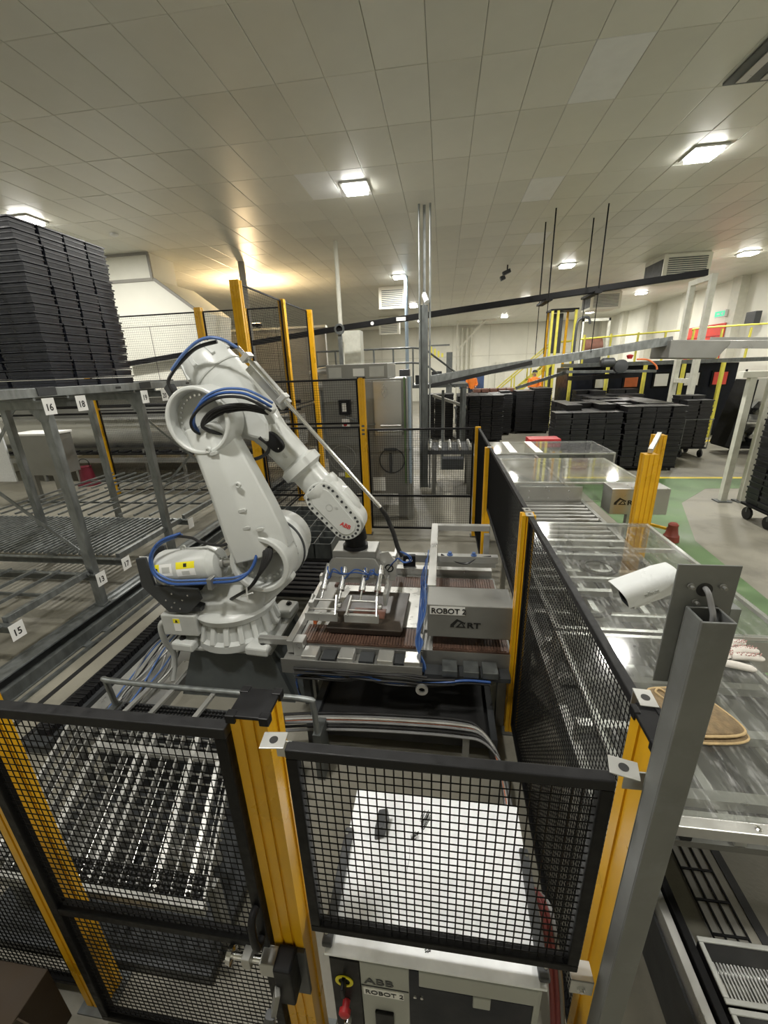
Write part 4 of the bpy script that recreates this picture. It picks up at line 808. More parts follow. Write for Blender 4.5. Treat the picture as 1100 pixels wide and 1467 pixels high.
text('lettering', 'ROBOT 2', .068, 'ink', sb, (-.075,2.893,1.118), (1,0,0), (0,0,1), .0015, sx=.98)
art(sb, .08, 2.899, .99, .62)
make('side_cable', MB().tube(spline([(.0,3.88,1.18),(.12,3.87,1.12),(.25,3.86,1.09),(.36,3.87,1.15),(.5,3.88,1.17)],6), .010, 6), 'black_hose', r, smooth=True)
for xx in (.09,.33): make('cable_gland', MB().lathe((xx,3.89,1.17),(0,0,1),[(0,.03),(.01,.03),(.01,.018),(.035,.018)],14), 'blue_pale', r)
ab = thing('air_line_bundle', 'bundle of thin blue air lines hanging beside the sign frame', 'air lines', (-.14, 3, .5))
for k in range(7):
    a = .012*k
    make('air_line', MB().tube(spline([(-.135-.02*(k%3),4.1-.1*k,1.12-.05*k),(-.14-.022*(k%3),3.4+.05*k,1.14-.035*k),(-.125-.012*k,2.98,1.06-.03*k),(-.14-.010*(6-k),2.86,.86),(-.12-.012*k,2.80,.68),(-.13+.015*k,2.79,.56)],6), .0065, 6), 'blue_hose' if k%3 else 'blue_pale', ab, smooth=True)
# ---------------------------------------------------------------- under and behind the belt
r = thing('waste_conveyor', 'black rubber conveyor in the dark space under the infeed table', 'conveyor', (-.25, 3.0, 0))
make('belt', MB().bb(-1.02,.40,2.55,4.3,.10,.22), 'rubber', r, bevel=.02); make('side_frame', MB().bb(-1.08,-1.02,2.5,4.3,.05,.26), 'robot_dark', r); make('side_frame', MB().bb(.40,.45,2.5,4.3,.05,.26), 'robot_dark', r)
make('support_leg', MB().bb(.18,.23,2.42,2.46,0,.34), 'steel_dull', r); make('support_foot', MB().bb(.15,.26,2.38,2.50,0,.01), 'steel_dull', r)
cbn = thing('cable_bundle', 'bundle of grey, silver, black and orange cables along the dark conveyor', 'cables', (-.3, 2.4, .03))
for k in range(7):
    m = ['grey_cable','black_hose','grey_cable','alu','orange_cable','grey_cable','black_hose'][k]; dz = .016*(k%4); dy = .022*k
    make('cable', MB().tube(spline([(-1.3,2.30+dy,.37+dz),(-1.0,2.36+dy,.36+dz),(-.6,2.40+dy,.355+dz),(-.2,2.42+dy,.35+dz),(.15,2.42+dy,.35+dz),(.33-dy*.2,2.40+dy*.8,.34+dz),(.45-dy*.3,2.30+dy*.5,.27+dz*.5),(.50-dy*.3,2.15+dy*.3,.12),(.51-dy*.3,1.95,.03+dz*.4),(.51-dy*.3,1.5,.03+dz*.4)],6), .011, 6), m, cbn, smooth=True)
r = thing('divider_bin', 'dark grey compartment grid bin behind the robot', 'bin', (-2.4, 6.2, 0))
gx = [-3.1+.25*k for k in range(7)]
make('bin_floor', MB().bb(-3.15,-1.58,5.32,7.05,.28,.31), 'robot_dark', r)
for k in range(7): make('divider', MB().bb(-3.13+k*.255,-3.115+k*.255,5.33,7.04,.31,.62), 'galv_dark', r)
for k in range(8): make('divider', MB().bb(-3.13,-1.59,5.33+k*.242,5.345+k*.242,.31,.615), 'galv_dark', r)
for (xx,yy) in ((-3.1,5.4),(-1.62,5.4),(-3.1,7.0),(-1.62,7.0)): make('leg', MB().bb(xx-.03,xx+.03,yy-.03,yy+.03,0,.28), 'robot_dark', r)
r = thing('slat_conveyor', 'black slatted discharge conveyor between robot and grid bin', 'conveyor', (-2.0, 4.9, 0))
for k in range(9): make('slat', MB().bb(-2.75,-1.38,4.30+k*.115,4.375+k*.115,.34,.40), 'black_plastic', r, bevel=.01)
make('side_frame', MB().bb(-2.80,-2.75,4.25,5.30,.15,.42), 'robot_dark', r); make('side_frame', MB().bb(-1.38,-1.33,4.25,5.30,.15,.42), 'robot_dark', r)
for (xx,yy) in ((-2.77,4.3),(-1.36,4.3),(-2.77,5.25),(-1.36,5.25)): make('leg', MB().bb(xx-.02,xx+.02,yy-.02,yy+.02,0,.15), 'robot_dark', r)
# ---------------------------------------------------------------- strip lift conveyor behind the gate
r = thing('strip_conveyor', 'sloping strip chain conveyor with pale bars behind the mesh gate', 'conveyor', (-1.7, 1.7, 0))
sd = V(-.234,1,.245)
def sp3(x, t, dz=0): return V(x,1.14,.56+dz)+sd*t
for k, (xx, w) in enumerate(((-1.13,.012),(-1.22,.026),(-1.31,.010),(-1.40,.026),(-1.50,.010),(-1.60,.010),(-1.70,.022),(-1.77,.022),(-1.87,.010),(-1.97,.010),(-2.07,.022),(-2.17,.010),(-2.27,.010),(-2.36,.02))):
    make('strip_bar', MB().bar(sp3(xx,.0), sp3(xx,.80), w, .05), 'alu' if w > .015 else 'steel_dull', r)
for k in range(9): make('thin_rod', MB().tube([sp3(-1.175-.135*k,0.02,-.02), sp3(-1.175-.135*k,.80,-.02)], .004, 6), 'steel', r)
for k, t in enumerate((.06,.11,.16,.21,.26,.31,.36,.41,.46,.51,.56,.66,.71,.76)): make('cross_rod', MB().tube([sp3(-1.12,t,-.05), sp3(-2.38,t,-.05)], .006, 6), 'steel', r)
make('cross_bar', MB().bar(sp3(-1.10,.62,.01), sp3(-2.10,.62,.01), .05, .03), 'alu', r)
make('end_bar', MB().bar(sp3(-1.12,-.03,-.0), sp3(-2.40,-.03,-.0), .03, .06), 'alu', r)
ch = MB()
for k in range(30):
    for q in range(4): ch.box(sp3(-1.16-.028*k, .0+.022*q, .028), (.016,.012,.02))
make('brush_chain', ch, 'rubber', r, kind='stuff')
ch = MB()
for k in range(44):
    for q in range(3): ch.box(V(-1.12-.028*k, 2.08+.03*q, .69), (.016,.014,.024))
make('brush_chain', ch, 'rubber', r, kind='stuff')
for (a, t) in ((-1.12,.08),(-2.36,.08),(-1.12,.75),(-2.36,.75)):
    p = sp3(a,t); make('leg', MB().bb(p.x-.025,p.x+.025,p.y-.025,p.y+.025,0,p.z-.03), 'steel_dull', r)
make('drive_motor', MB().lathe((-1.62,1.45,.32),(1,0,0),[(0,.06),(.02,.08),(.24,.08),(.26,.06),(.36,.03)],20), 'steel_dull', r, smooth=True)
make('chain_support', MB().bb(-2.38,-1.1,2.05,2.18,.60,.675), 'robot_dark', r); make('under_panel', MB().bb(-2.5,-1.0,1.98,2.0,.02,.62), 'robot_dark', r); make('darkening_slab', MB().bb(-2.6,-1.15,1.06,1.95,.02,.08), 'robot_dark', r); make('gearbox', MB().bb(-2.2,-1.9,1.3,1.6,.1,.42), 'steel_dull', r, bevel=.03)  # the low dark slab is added only to darken the floor below
r = thing('pipe_rail', 'galvanised bent pipe rail with short cross slats in front of the plinth', 'rail', (-1.8, 2.28, 0))
make('pipe', MB().tube(spline([(-2.66,2.36,.45),(-2.67,2.35,.68),(-2.65,2.32,.745),(-2.55,2.295,.755),(-2.0,2.283,.75),(-1.4,2.275,.75),(-.96,2.266,.75),(-.91,2.26,.70),(-.90,2.26,.4)],6), .022, 12), 'galv', r, smooth=True)
for xx in (-2.22,-2.02,-1.68,-1.36): make('cross_slat', MB().bar((xx,2.27,.735),(xx-.02,2.02,.735),.035,.02), 'alu', r)
for xx in (-2.66,-.90): make('pipe_foot', MB().bb(xx-.03,xx+.03,2.23,2.40,0,.45), 'galv_dark', r)
make('red_rag', MB().ringloft([ell((-1.395,2.06,.75),(0,1,0),(0,0,1),.03,.02,10,3), ell((-1.33,2.07,.765),(0,1,0),(0,0,1),.05,.035,10,3), ell((-1.27,2.06,.75),(0,1,0),(0,0,1),.04,.025,10,3)]), 'pink', smooth=True, label='small pink rag tucked behind the front yellow post', cat='rag', origin=(-1.33,2.06,.745))
# cable chain, floor tray
r = thing('cable_chain', 'black drag chain lying on the floor left of the robot', 'cable chain', (-3.4, 3.3, 0))
for k in range(34): make('chain_link', MB().bb(-3.46-.0015*k,-3.33-.0015*k,2.3+k*.052,2.344+k*.052,.09,.16), 'black_plastic', r, bevel=.006)
make('chain_trough', MB().bb(-3.52,-3.30,2.2,4.2,0,.09), 'robot_dark', r)
make('chain_bend', MB().tube(spline([(-3.43,4.05,.12),(-3.42,4.15,.14),(-3.36,4.18,.22),(-3.2,4.1,.28),(-3.0,3.9,.24)],5), .05, 8), 'black_plastic', r)
r = thing('cable_tray', 'pale floor tray with loose grey and blue cables beside the plinth', 'cable tray', (-2.9, 3.2, 0))
make('tray_base', MB().bb(-3.22,-2.58,2.3,4.0,0,.10), 'steel_dull', r); make('tray_strip', MB().bb(-3.20,-3.05,2.3,4.0,.10,.13), 'alu', r); make('tray_strip', MB().bb(-2.72,-2.60,2.3,3.3,.10,.12), 'alu', r)
for k in range(14):
    x = -2.98+.024*k; make('loose_cable', MB().tube(spline([(x,2.35,.14),(x+random.uniform(-.06,.06),2.7,.17+random.uniform(0,.08)),(x+random.uniform(-.08,.08),3.0,.2+random.uniform(0,.12)),(x*.9-.25,3.25,.38),(-2.45+random.uniform(-.04,.04),3.2,.74)],5), .009, 6), ['grey_cable','blue_pale','alu','black_hose','alu'][k%5], r, smooth=True)
make('grey_conduit', MB().tube(spline([(-2.50,3.0,.86),(-2.60,2.98,.80),(-2.62,3.0,.60),(-2.60,3.05,.40),(-2.64,3.0,.14)],6), .028, 10), 'robot_grey', r, smooth=True)
# ---------------------------------------------------------------- gravity lane racks at the left
RX = -4.5
r = thing('floor_rail', 'long galvanised channel rail bolted to the floor under the racks', 'rail', (-4.4, 6, 0))
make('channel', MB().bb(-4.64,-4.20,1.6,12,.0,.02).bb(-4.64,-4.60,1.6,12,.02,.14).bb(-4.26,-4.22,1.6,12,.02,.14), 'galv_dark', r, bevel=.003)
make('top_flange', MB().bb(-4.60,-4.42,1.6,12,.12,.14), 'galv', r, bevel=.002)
for yy in (3.55,3.85): make('anchor_plate', MB().bb(-4.20,-4.08,yy,yy+.10,0,.015), 'galv', r)
make('edge_strip', MB().bb(-4.12,-4.08,1.6,12,0,.03), 'galv_dark', floor)
def upright(label, x, y, z1=2.78, brace=True):
    r = thing('rack_upright', label, 'rack upright', (x, y, 0), 'galvanised rack uprights')
    z0 = .142 if x > -4.64 else 0
    make('upright_channel', MB().bb(x-.05,x+.05,y-.045,y-.04,z0,z1).bb(x-.05,x-.042,y-.04,y+.045,z0,z1).bb(x+.042,x+.05,y-.04,y+.045,z0,z1), 'galv', r)
    make('head_plate', MB().pxz([(x-.05,z1-.22),(x+.05,z1-.22),(x+.115,z1-.10),(x+.115,z1+.02),(x-.2,z1+.02),(x-.2,z1-.04)],y-.056,y-.046), 'galv', r)
    make('foot', MB().bb(x-.07,x+.07,y-.06,y+.06,z0,z0+.015), 'galv_dark', r)
    return r
upright('thick rack upright nearest to the camera at left', RX, 4.25)
upright('rack upright left of the robot, under label nineteen', RX, 5.80)
upright('rack upright hidden behind the robot balancer', RX, 7.6)
upright('rear rack upright seen left of the nearest upright', -6.8, 5.75)
upright('rear rack upright beside the yellow post under the racks', -6.9, 7.5)
upright('far left rear rack upright cut by the frame', -8.6, 5.75)
def brace(label, p0, p1): make('rack_brace', MB().bar(p0, p1, .05, .012, up=(0,1,0)), 'galv', label=label, cat='brace', group='rack braces', origin=p0)
brace('diagonal brace falling to the right from the far rear upright', (-6.9,8.6,2.4), (-4.5,8.6,.2))
brace('diagonal brace rising to the right behind the rack upright', (-6.9,8.65,.2), (-4.5,8.65,2.4))
brace('diagonal brace at the far left edge of the racks', (-8.6,5.9,.7), (-6.8,5.9,2.6))
brace('thin diagonal strut resting on the lower front rack', (-6.0,4.62,1.6), (-4.85,4.55,.70))
def lane_beam(label, y, z, num, lx=None):
    r = thing('lane_beam', label, 'beam', (-6.5, y, z), 'rack lane beams')
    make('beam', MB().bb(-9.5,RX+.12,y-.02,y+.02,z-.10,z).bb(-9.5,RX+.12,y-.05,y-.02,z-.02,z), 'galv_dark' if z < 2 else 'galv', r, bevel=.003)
    make('lane_tube', MB().tube([(-9.5,y-.06,z+.015),(RX+.02,y-.06,z+.015)], .018, 8), 'galv', r, smooth=True)
    if num:
        make('number_tag', MB().bb(RX+.125,RX+.127,y-.075,y+.075,z-.16,z+.02), 'label_white', r)
        if num != ' ': text('lettering', num, .105, 'ink', r, (RX+.1285,y-.052,z-.115), (0,1,0), (0,0,1), .002, sx=.9)
    return r
for (y, num, n) in ((3.09,'15','first'),(4.22,'13','second'),(4.67,'17','third'),(6.25,' ','fourth')): lane_beam('lower rack lane beam, %s from the camera, with white tag %s' % (n, num.strip()), y, .62, num)
for (y, num) in ((4.20,'16'),(4.64,'18'),(5.78,'19'),(6.24,'20')): lane_beam('upper rack lane beam tagged %s under the tray stack' % num, y, 2.80, num)
def shelf(label, y0, y1, z, n, x0=-8.6, cross=1, t=.03):
    r = thing('rack_shelf', label, 'shelf', ((x0+RX)/2, (y0+y1)/2, z), 'rack shelves')
    make('front_bar', MB().bb(RX-.06,RX+.0,y0,y1,z-.06,z+.02), 'galv', r, bevel=.003)
    for k in range(n): xx = RX-.08-(RX-.08-x0)*(k+1)/n; make('shelf_bar', MB().bb(xx,xx+t,y0,y1,z-.02,z+.015), 'galv', r)
    for k in range(cross): yy = y0+(y1-y0)*(k+1)/(cross+1); make('cross_bar', MB().bb(x0,RX-.06,yy-.012,yy+.012,z-.055,z-.021), 'galv_dark', r)
shelf('lower rack shelf with wide bars nearest to the camera', 3.12, 4.19, .66, 11)
shelf('lower rack shelf of dense thin bars in the middle', 4.72, 6.20, .645, 42, t=.022)
shelf('lower rack shelf with wide bars behind the dense one', 6.30, 7.95, .66, 13)
shelf('lower rack shelf farthest from the camera', 8.05, 9.5, .66, 12)
r = thing('deck_beam', 'long galvanised front beam carrying the black tray stack', 'beam', (RX, 6, 2.83))
make('beam', MB().bb(RX-.10,RX+.04,2.2,10.2,2.83,2.93), 'galv', r, bevel=.004)
for yy in (4.30,5.95,7.6): make('splice_plate', MB().bb(RX-.11,RX+.05,yy-.12,yy+.12,2.845,2.937), 'robot_dark', r, bevel=.003)
for yy in (3.4,5.35,7.0): make('slot_mark', MB().bb(RX+.040,RX+.0415,yy,yy+.10,2.865,2.895), 'ink', r)
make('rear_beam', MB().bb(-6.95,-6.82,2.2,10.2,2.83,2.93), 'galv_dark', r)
make('deck_panel', MB().bb(-6.8,RX-.10,3.8,6.6,2.86,2.935), 'galv_dark', r)
# ---------------------------------------------------------------- trays
def tray_mesh(lx, ly, h, m):
    mb = MB(); a, b = lx/2, ly/2; t = .018
    mb.hexa([(-a+t,-b+t,0),(a-t,-b+t,0),(a-t,b-t,0),(-a+t,b-t,0)], [(-a+.012,-b+.012,h*.72),(a-.012,-b+.012,h*.72),(a-.012,b-.012,h*.72),(-a+.012,b-.012,h*.72)])
    mb.bb(-a,a,-b,b,h*.80,h*.95); mb.bb(-a+.007,a-.007,-b+.007,b-.007,h*.40,h*.50)
    for s in (-.5,.5): mb.bb(-a+.02,a-.02,s*b-.012,s*b+.012,h*.1,h*.7); mb.bb(s*a-.012,s*a+.012,-b+.02,b-.02,h*.1,h*.7)
    me = bpy.data.meshes.new('tray'); me.from_pydata(mb.v, [], mb.f); me.materials.append(MAT[m]); return me
tl = tray_mesh(.635,.325,.101,'tray_black'); NR = 17
PLACE = ['nearest','second','third','farthest']
for i in range(2):
    for j in range(4):
        for k in range(NR):
            o = bpy.data.objects.new('black_tray', tl); COL.objects.link(o)
            o.location = (RX-.31-.645*i+random.uniform(-.012,.012), 4.64+.330*j+random.uniform(-.006,.006), 2.937+.101*k); o.rotation_euler.z = random.uniform(-.012,.012)
            tag(o, 'black plastic tray on the high rack, %s %s column, %s from the top' % ('outer' if i == 0 else 'inner', PLACE[j], ORD[NR-1-k]), 'tray', 'black trays stacked on the high rack')
tb_ = tray_mesh(.44,.60,.15,'tray_dark')
def stack(x0, y, n, rows, h, dx, name, me, z0=.16):
    for i in range(n):
        for k in range(rows):
            o = bpy.data.objects.new('black_tray', me); COL.objects.link(o)
            o.location = (x0+dx*(i+.5)+random.uniform(-.015,.015), y+random.uniform(-.02,.02), z0+h*k)
            tag(o, 'black tray in %s, %s column, %s from top' % (name, ORD[i], ORD[rows-1-k]), 'tray', 'black trays in floor stacks')
stack(3.12, 12.56, 4, 10, .151, .45, 'front left floor stack behind covers', tb_)
stack(4.98, 12.56, 4, 11, .151, .375, 'front right floor stack near aisle', tray_mesh(.365,.60,.15,'tray_dark'), z0=.14)
stack(.57, 17.4, 4, 19, .09, .455, 'floor stack under the sloping conveyor', tray_mesh(.445,.55,.089,'tray_dark'), z0=.16)
rs = MB()
def fill(x0, x1, y0, y1, nx, ny, z0, rows, h):
    lx, ly = (x1-x0)/nx, (y1-y0)/ny
    for i in range(nx):
        for j in range(ny):
            for k in range(rows-(1 if random.random() < .25 else 0)):
                a, b, z = x0+lx*i, y0+ly*j, z0+h*k; q = random.uniform(-.012,.012)
                rs.bb(a+.02+q,a+lx-.02+q,b+.02,b+ly-.02,z,z+h*.66); rs.bb(a+.006+q,a+lx-.006+q,b+.006,b+ly-.006,z+h*.66,z+h*.94)
fill(3.55,4.92,12.9,14.7,3,3,.16,11,.151); fill(4.98,6.48,12.9,16.2,4,6,.16,11,.151); fill(5.0,7.2,16.5,17.6,5,2,.16,12,.151)
fill(3.2,4.7,19.4,20.6,2,2,.16,19,.095); fill(-.75,.45,18.0,19.0,3,2,.16,19,.092); fill(.57,2.4,17.75,19.2,4,3,.16,19,.09); fill(2.55,3.0,19.0,20.4,1,2,.16,19,.09)
fill(7.38,8.14,14.05,15.0,2,2,.34,14,.11); fill(5.78,7.2,7.75,8.45,2,2,.34,19,.105)
make('stacked_trays_rest', rs, 'tray_dark', label='black trays packed in the deeper and farther floor stacks', cat='trays', group='black trays in floor stacks', kind='stuff')
def dolly(label, x0, x1, y0, y1, z):
    r = thing('tray_dolly', label, 'dolly', ((x0+x1)/2,(y0+y1)/2,0), 'tray dollies')
    make('deck', MB().bb(x0,x1,y0,y1,z-.05,z-.005), 'black_frame', r, bevel=.01)
    for xx in (x0+.1,x1-.1):
        for yy in (y0+.1,y1-.1):
            rr = (z-.05)*.42; w = make('wheel', MB().lathe((xx-.02,yy,rr),(1,0,0),[(0,rr),(.045,rr)],16), 'rubber', r); make('fork', MB().bb(xx-.03,xx+.035,yy-.02,yy+.02,rr*1.2,z-.05), 'galv_dark', w)
    return r
dolly('low dolly under the front left floor stack', 3.14,4.9,12.28,14.7,.155); dolly('low dolly under the front right floor stack', 5.0,6.46,12.28,16.1,.135); dolly('low dolly under the stack by the conveyor foot', .6,2.38,17.15,19.2,.155)
d = dolly('wheeled dolly with tall tray stack beside the aisle', 7.36,8.16,14.02,15.02,.335); make('push_bar', MB().tube(spline([(7.38,13.98,.30),(7.38,13.95,1.15),(7.42,13.94,1.2),(8.10,13.94,1.2),(8.14,13.95,1.15),(8.14,13.98,.30)],4),.012,6), 'galv', d)
dolly('wheeled dolly with tray stack at the right edge of the frame', 5.75,7.23,7.72,8.47,.335)
for (x,y,a,b,n) in ((3.2,19.4,1.5,1.2,'far stack'),(-.75,18.0,1.2,1.0,'stack behind the pole'),(5.0,16.5,2.2,1.1,'rear wide stack'),(2.55,19.0,.45,1.4,'narrow stack')): dolly('low dolly under the %s' % n, x,x+a,y,y+b,.155)
# ---------------------------------------------------------------- oven hood and machinery, back left
r = thing('oven_hood', 'big white sheet metal hood and duct rising to the ceiling', 'hood', (-9, 13, 0))
make('hood_shell', MB().pxz([(-14.5,2.4),(-7.35,2.4),(-7.0,4.75),(-8.15,5.62),(-14.5,5.62)],12.2,14.2), 'wall_white', r, bevel=.01)
make('duct', MB().bb(-14.5,-8.22,12.22,13.4,5.62,CEIL-.002), 'wall_white', r, bevel=.01)
make('duct_trim', MB().bb(-14.5,-8.18,12.17,12.22,5.58,5.66).bb(-14.5,-8.18,12.17,12.22,CEIL-.06,CEIL-.004).bb(-8.24,-8.17,12.17,12.22,5.66,CEIL-.06), 'wall_grey', r)
make('corner_angle', MB().bar((-7.0,12.18,4.75),(-8.15,12.18,5.62),.08,.05,up=(0,1,0)), 'wall_grey', r)
for xx in (-8.6,-10.2): make('panel_seam', MB().bb(xx,xx+.015,12.19,12.2,2.4,4.4), 'wall_grey', r)
make('panel_seam', MB().bb(-14.5,-7.1,12.19,12.2,4.4,4.42), 'wall_grey', r)
make('hood_skirt', MB().bb(-14.5,-7.5,12.4,14,.6,2.4), 'steel_dull', r)
r = thing('oven_conveyor', 'long steel oven outfeed conveyor under the white hood', 'conveyor', (-8, 11.6, 0))
make('tank', MB().ringloft([[V(x,y,z) for (y,z) in ((11.3,1.0),(11.15,1.2),(11.15,1.6),(11.3,1.85),(11.9,1.85),(12.0,1.2),(11.9,1.0))] for x in (-14,-10,-7.0,-4.0)]), 'steel', r, smooth=True)
make('pipe', MB().tube([(-14,11.05,2.25),(-3.8,11.05,2.25)],.05,10), 'black_frame', r, smooth=True); make('pipe', MB().tube([(-14,11.0,2.05),(-3.8,11.0,2.05)],.03,8), 'black_frame', r, smooth=True)
make('lower_rail', MB().bb(-14,-3.8,10.9,11.0,.62,.75), 'steel_dull', r); make('chain_rail', MB().bb(-14,-3.8,11.0,11.3,.84,.9), 'rubber', r)
for k in range(9): make('leg', MB().bb(-13.6+k*1.2,-13.52+k*1.2,11.0,11.08,0,1.0), 'steel_dull', r)
for k in range(22): make('chain_cleat', MB().bb(-13.5+k*.44,-13.25+k*.44,10.92,11.2,.9,.95), 'black_plastic', r)
r = thing('control_cabinet', 'steel control cabinet with grey legs at the far left', 'cabinet', (-10.0, 9.0, 0))
make('cabinet_body', MB().bb(-10.55,-9.5,8.85,9.5,.75,1.75), 'steel_dull', r, bevel=.01); make('leg', MB().bb(-10.4,-10.3,8.9,9.0,0,.75), 'steel_dull', r); make('leg', MB().bb(-9.75,-9.6,8.9,9.0,0,.75), 'steel_dull', r)
make('white_lid', MB().bb(-10.6,-9.45,8.8,9.5,1.75,1.80), 'label_white', r, bevel=.005)
make('white_board', MB().bb(-11.8,-10.75,8.8,8.84,.6,2.3), 'white_lid', label='white board panel standing at the far left edge', cat='panel', origin=(-11.2,8.8,.6))
r = thing('red_bucket', 'dark red bucket on the floor under the far racks', 'bucket', (-10.55, 10.7, 0))
make('bucket_body', MB().lathe((-10.55,10.7,0),(0,0,1),[(0,.30),(.06,.30),(.06,.22),(.52,.16),(.56,.17)],20), 'maroon', r, smooth=True); make('handle', MB().tube(spline([(-10.72,10.7,.54),(-10.7,10.7,.72),(-10.55,10.7,.78),(-10.4,10.7,.72),(-10.38,10.7,.54)],4),.012,6), 'black_frame', r)
make('paper_scrap', MB().pxy([(-8.35,10.45),(-8.1,10.5),(-8.0,10.62),(-8.2,10.66)],.001,.012), 'cardboard', label='crumpled tan paper scrap on the floor behind the racks', cat='scrap', origin=(-8.2,10.5,0))
# pipes and walkway machinery behind the tall fence
r = thing('oven_walkway', 'dark handrails and pipes of the raised oven walkway at back', 'walkway', (-3, 14.5, 0))
make('walk_deck', MB().bb(-4.2,.8,14.2,16.4,2.35,2.45), 'galv_dark', r)
for zz in (2.9,3.35): make('handrail', MB().tube([(-4.2,14.2,zz+.25),(-1.0,14.2,zz+.25),(-.6,14.2,zz+.2),(.4,14.2,zz-.55)],.03,8), 'galv_dark', r, smooth=True)
for k in range(6): make('stanchion', MB().bb(-4.2+k*.64,-4.15+k*.64,14.18,14.23,2.45,3.6), 'galv_dark', r)
make('big_pipe', MB().tube([(-4.2,13.6,2.55),(-1.5,13.6,2.55)],.16,14), 'steel', r, smooth=True); make('big_pipe', MB().tube(spline([(-4.2,13.4,2.9),(-3.6,13.4,3.0),(-3.3,13.4,2.7),(-3.3,13.4,2.3)],5),.12,12), 'steel', r, smooth=True)
for (xx,yy) in ((-4.1,14.3),(.7,14.3),(-4.1,16.3),(.7,16.3)): make('leg', MB().bb(xx-.06,xx+.06,yy-.06,yy+.06,0,2.35), 'galv_dark', r)
for k in range(5): make('junk_box', MB().bb(-2.6+k*.55,-2.25+k*.55,14.9,15.3,2.45,2.75+.1*(k%3)), 'robot_dark', r, bevel=.02)
# ---------------------------------------------------------------- grey machine
r = thing('process_machine', 'tall grey stainless machine cabinet behind the rear fence', 'machine', (-1.5, 8.9, 0))
make('machine_body', MB().bb(-2.32,-.70,8.1,9.8,.55,2.82), 'steel_dull', r, bevel=.01)
make('machine_head', MB().bb(-2.25,-1.05,8.2,9.6,2.82,3.10), 'steel_dull', r, bevel=.01); h_ = r.children[-1]
make('notice', MB().bb(-1.72,-1.50,8.195,8.199,2.88,3.02), 'label_white', h_); make('head_panel', MB().bb(-2.2,-1.95,8.19,8.199,2.86,3.05), 'robot_grey', h_); make('head_panel', MB().bb(-1.4,-1.12,8.19,8.199,2.86,3.05), 'robot_grey', h_)
make('door', MB().bb(-1.32,-.78,8.08,8.099,1.75,2.78), 'steel', r, bevel=.004)
make('door', MB().bb(-2.28,-1.36,8.08,8.099,1.75,2.78), 'steel_dull', r, bevel=.004)
make('door_handle', MB().tube([(-1.2,8.05,1.95),(-.8,8.05,1.95)],.02,8).tube([(-1.25,8.04,1.85),(-.75,8.04,1.85)],.02,8), 'steel', r)
make('hatch_ring', MB().annulus((-2.0,8.09,1.3),(0,-1,0),.26,.28,.01,30), 'steel', r); make('hatch_ring', MB().annulus((-1.0,8.09,1.25),(0,-1,0),.24,.26,.01,30), 'robot_dark', r)
make('gauge', MB().bb(-1.15,-.9,8.05,8.09,1.45,1.5).bb(-1.05,-1.0,8.04,8.09,1.0,1.4), 'robot_dark', r)
make('caution_label', MB().bb(-1.98,-1.86,7.99+.1,8.098,.9,1.02), 'label_yellow', r); make('caution_label', MB().bb(-2.12,-1.99,8.09,8.098,.92,1.0), 'label_white', r); make('white_notice', MB().bb(-1.4,-1.15,8.09,8.098,.62,.9), 'label_white', r)
for (xx,yy) in ((-2.2,8.2),(-.8,8.2),(-2.2,9.7),(-.8,9.7)): make('leg', MB().bb(xx-.09,xx+.09,yy-.09,yy+.09,0,.55), 'steel_dull', r)
make('side_column', MB().bb(-.68,-.58,8.05,8.15,0,2.85), 'steel', r); make('blue_riser', MB().tube([(-.63,8.02,.8),(-.63,8.02,2.84)],.03,8), 'blue_grey', r, smooth=True); make('green_riser', MB().tube([(-.72,8.02,.8),(-.72,8.02,2.84)],.018,8), 'green_paint', r, smooth=True)
make('switch_box', MB().bb(-1.99,-1.77,7.95,8.079,2.18,2.46), 'black_plastic', r, bevel=.01); make('switch_face', MB().bb(-1.92,-1.84,7.935,7.949,2.24,2.40), 'label_white', r)
make('stop_box', MB().bb(-1.95,-1.81,7.97,8.079,1.93,2.10), 'label_white', r, bevel=.008); make('stop_button', MB().lathe((-1.88,7.97,2.0),(0,-1,0),[(0,.035),(.03,.035),(.04,.02)],14), 'red', r)
make('conduit', MB().tube(spline([(-1.88,8.02,2.18),(-1.86,8.0,2.14),(-1.75,8.0,2.1),(-1.5,8.0,1.98),(-1.3,8.03,1.98)],5),.018,8), 'galv', r, smooth=True)
r = thing('outfeed_table', 'low grey roller table behind the rear mesh panel', 'table', (.1, 10.2, 0))
make('table_top', MB().bb(-.35,.72,9.9,11.1,1.0,1.1), 'robot_dark', r)
for k in range(5): make('roller', MB().lathe((-.3+k*.24,9.9,1.13),(0,1,0),[(0,.04),(1.2,.04)],10), 'steel', r)
for (xx,yy) in ((-.2,10),(.65,10),(-.2,11),(.65,11)): make('leg', MB().bb(xx-.05,xx+.05,yy-.05,yy+.05,0,1.0), 'steel_dull', r)
make('motor_box', MB().bb(.0,.5,9.6,9.9,.7,.95), 'robot_dark', r)
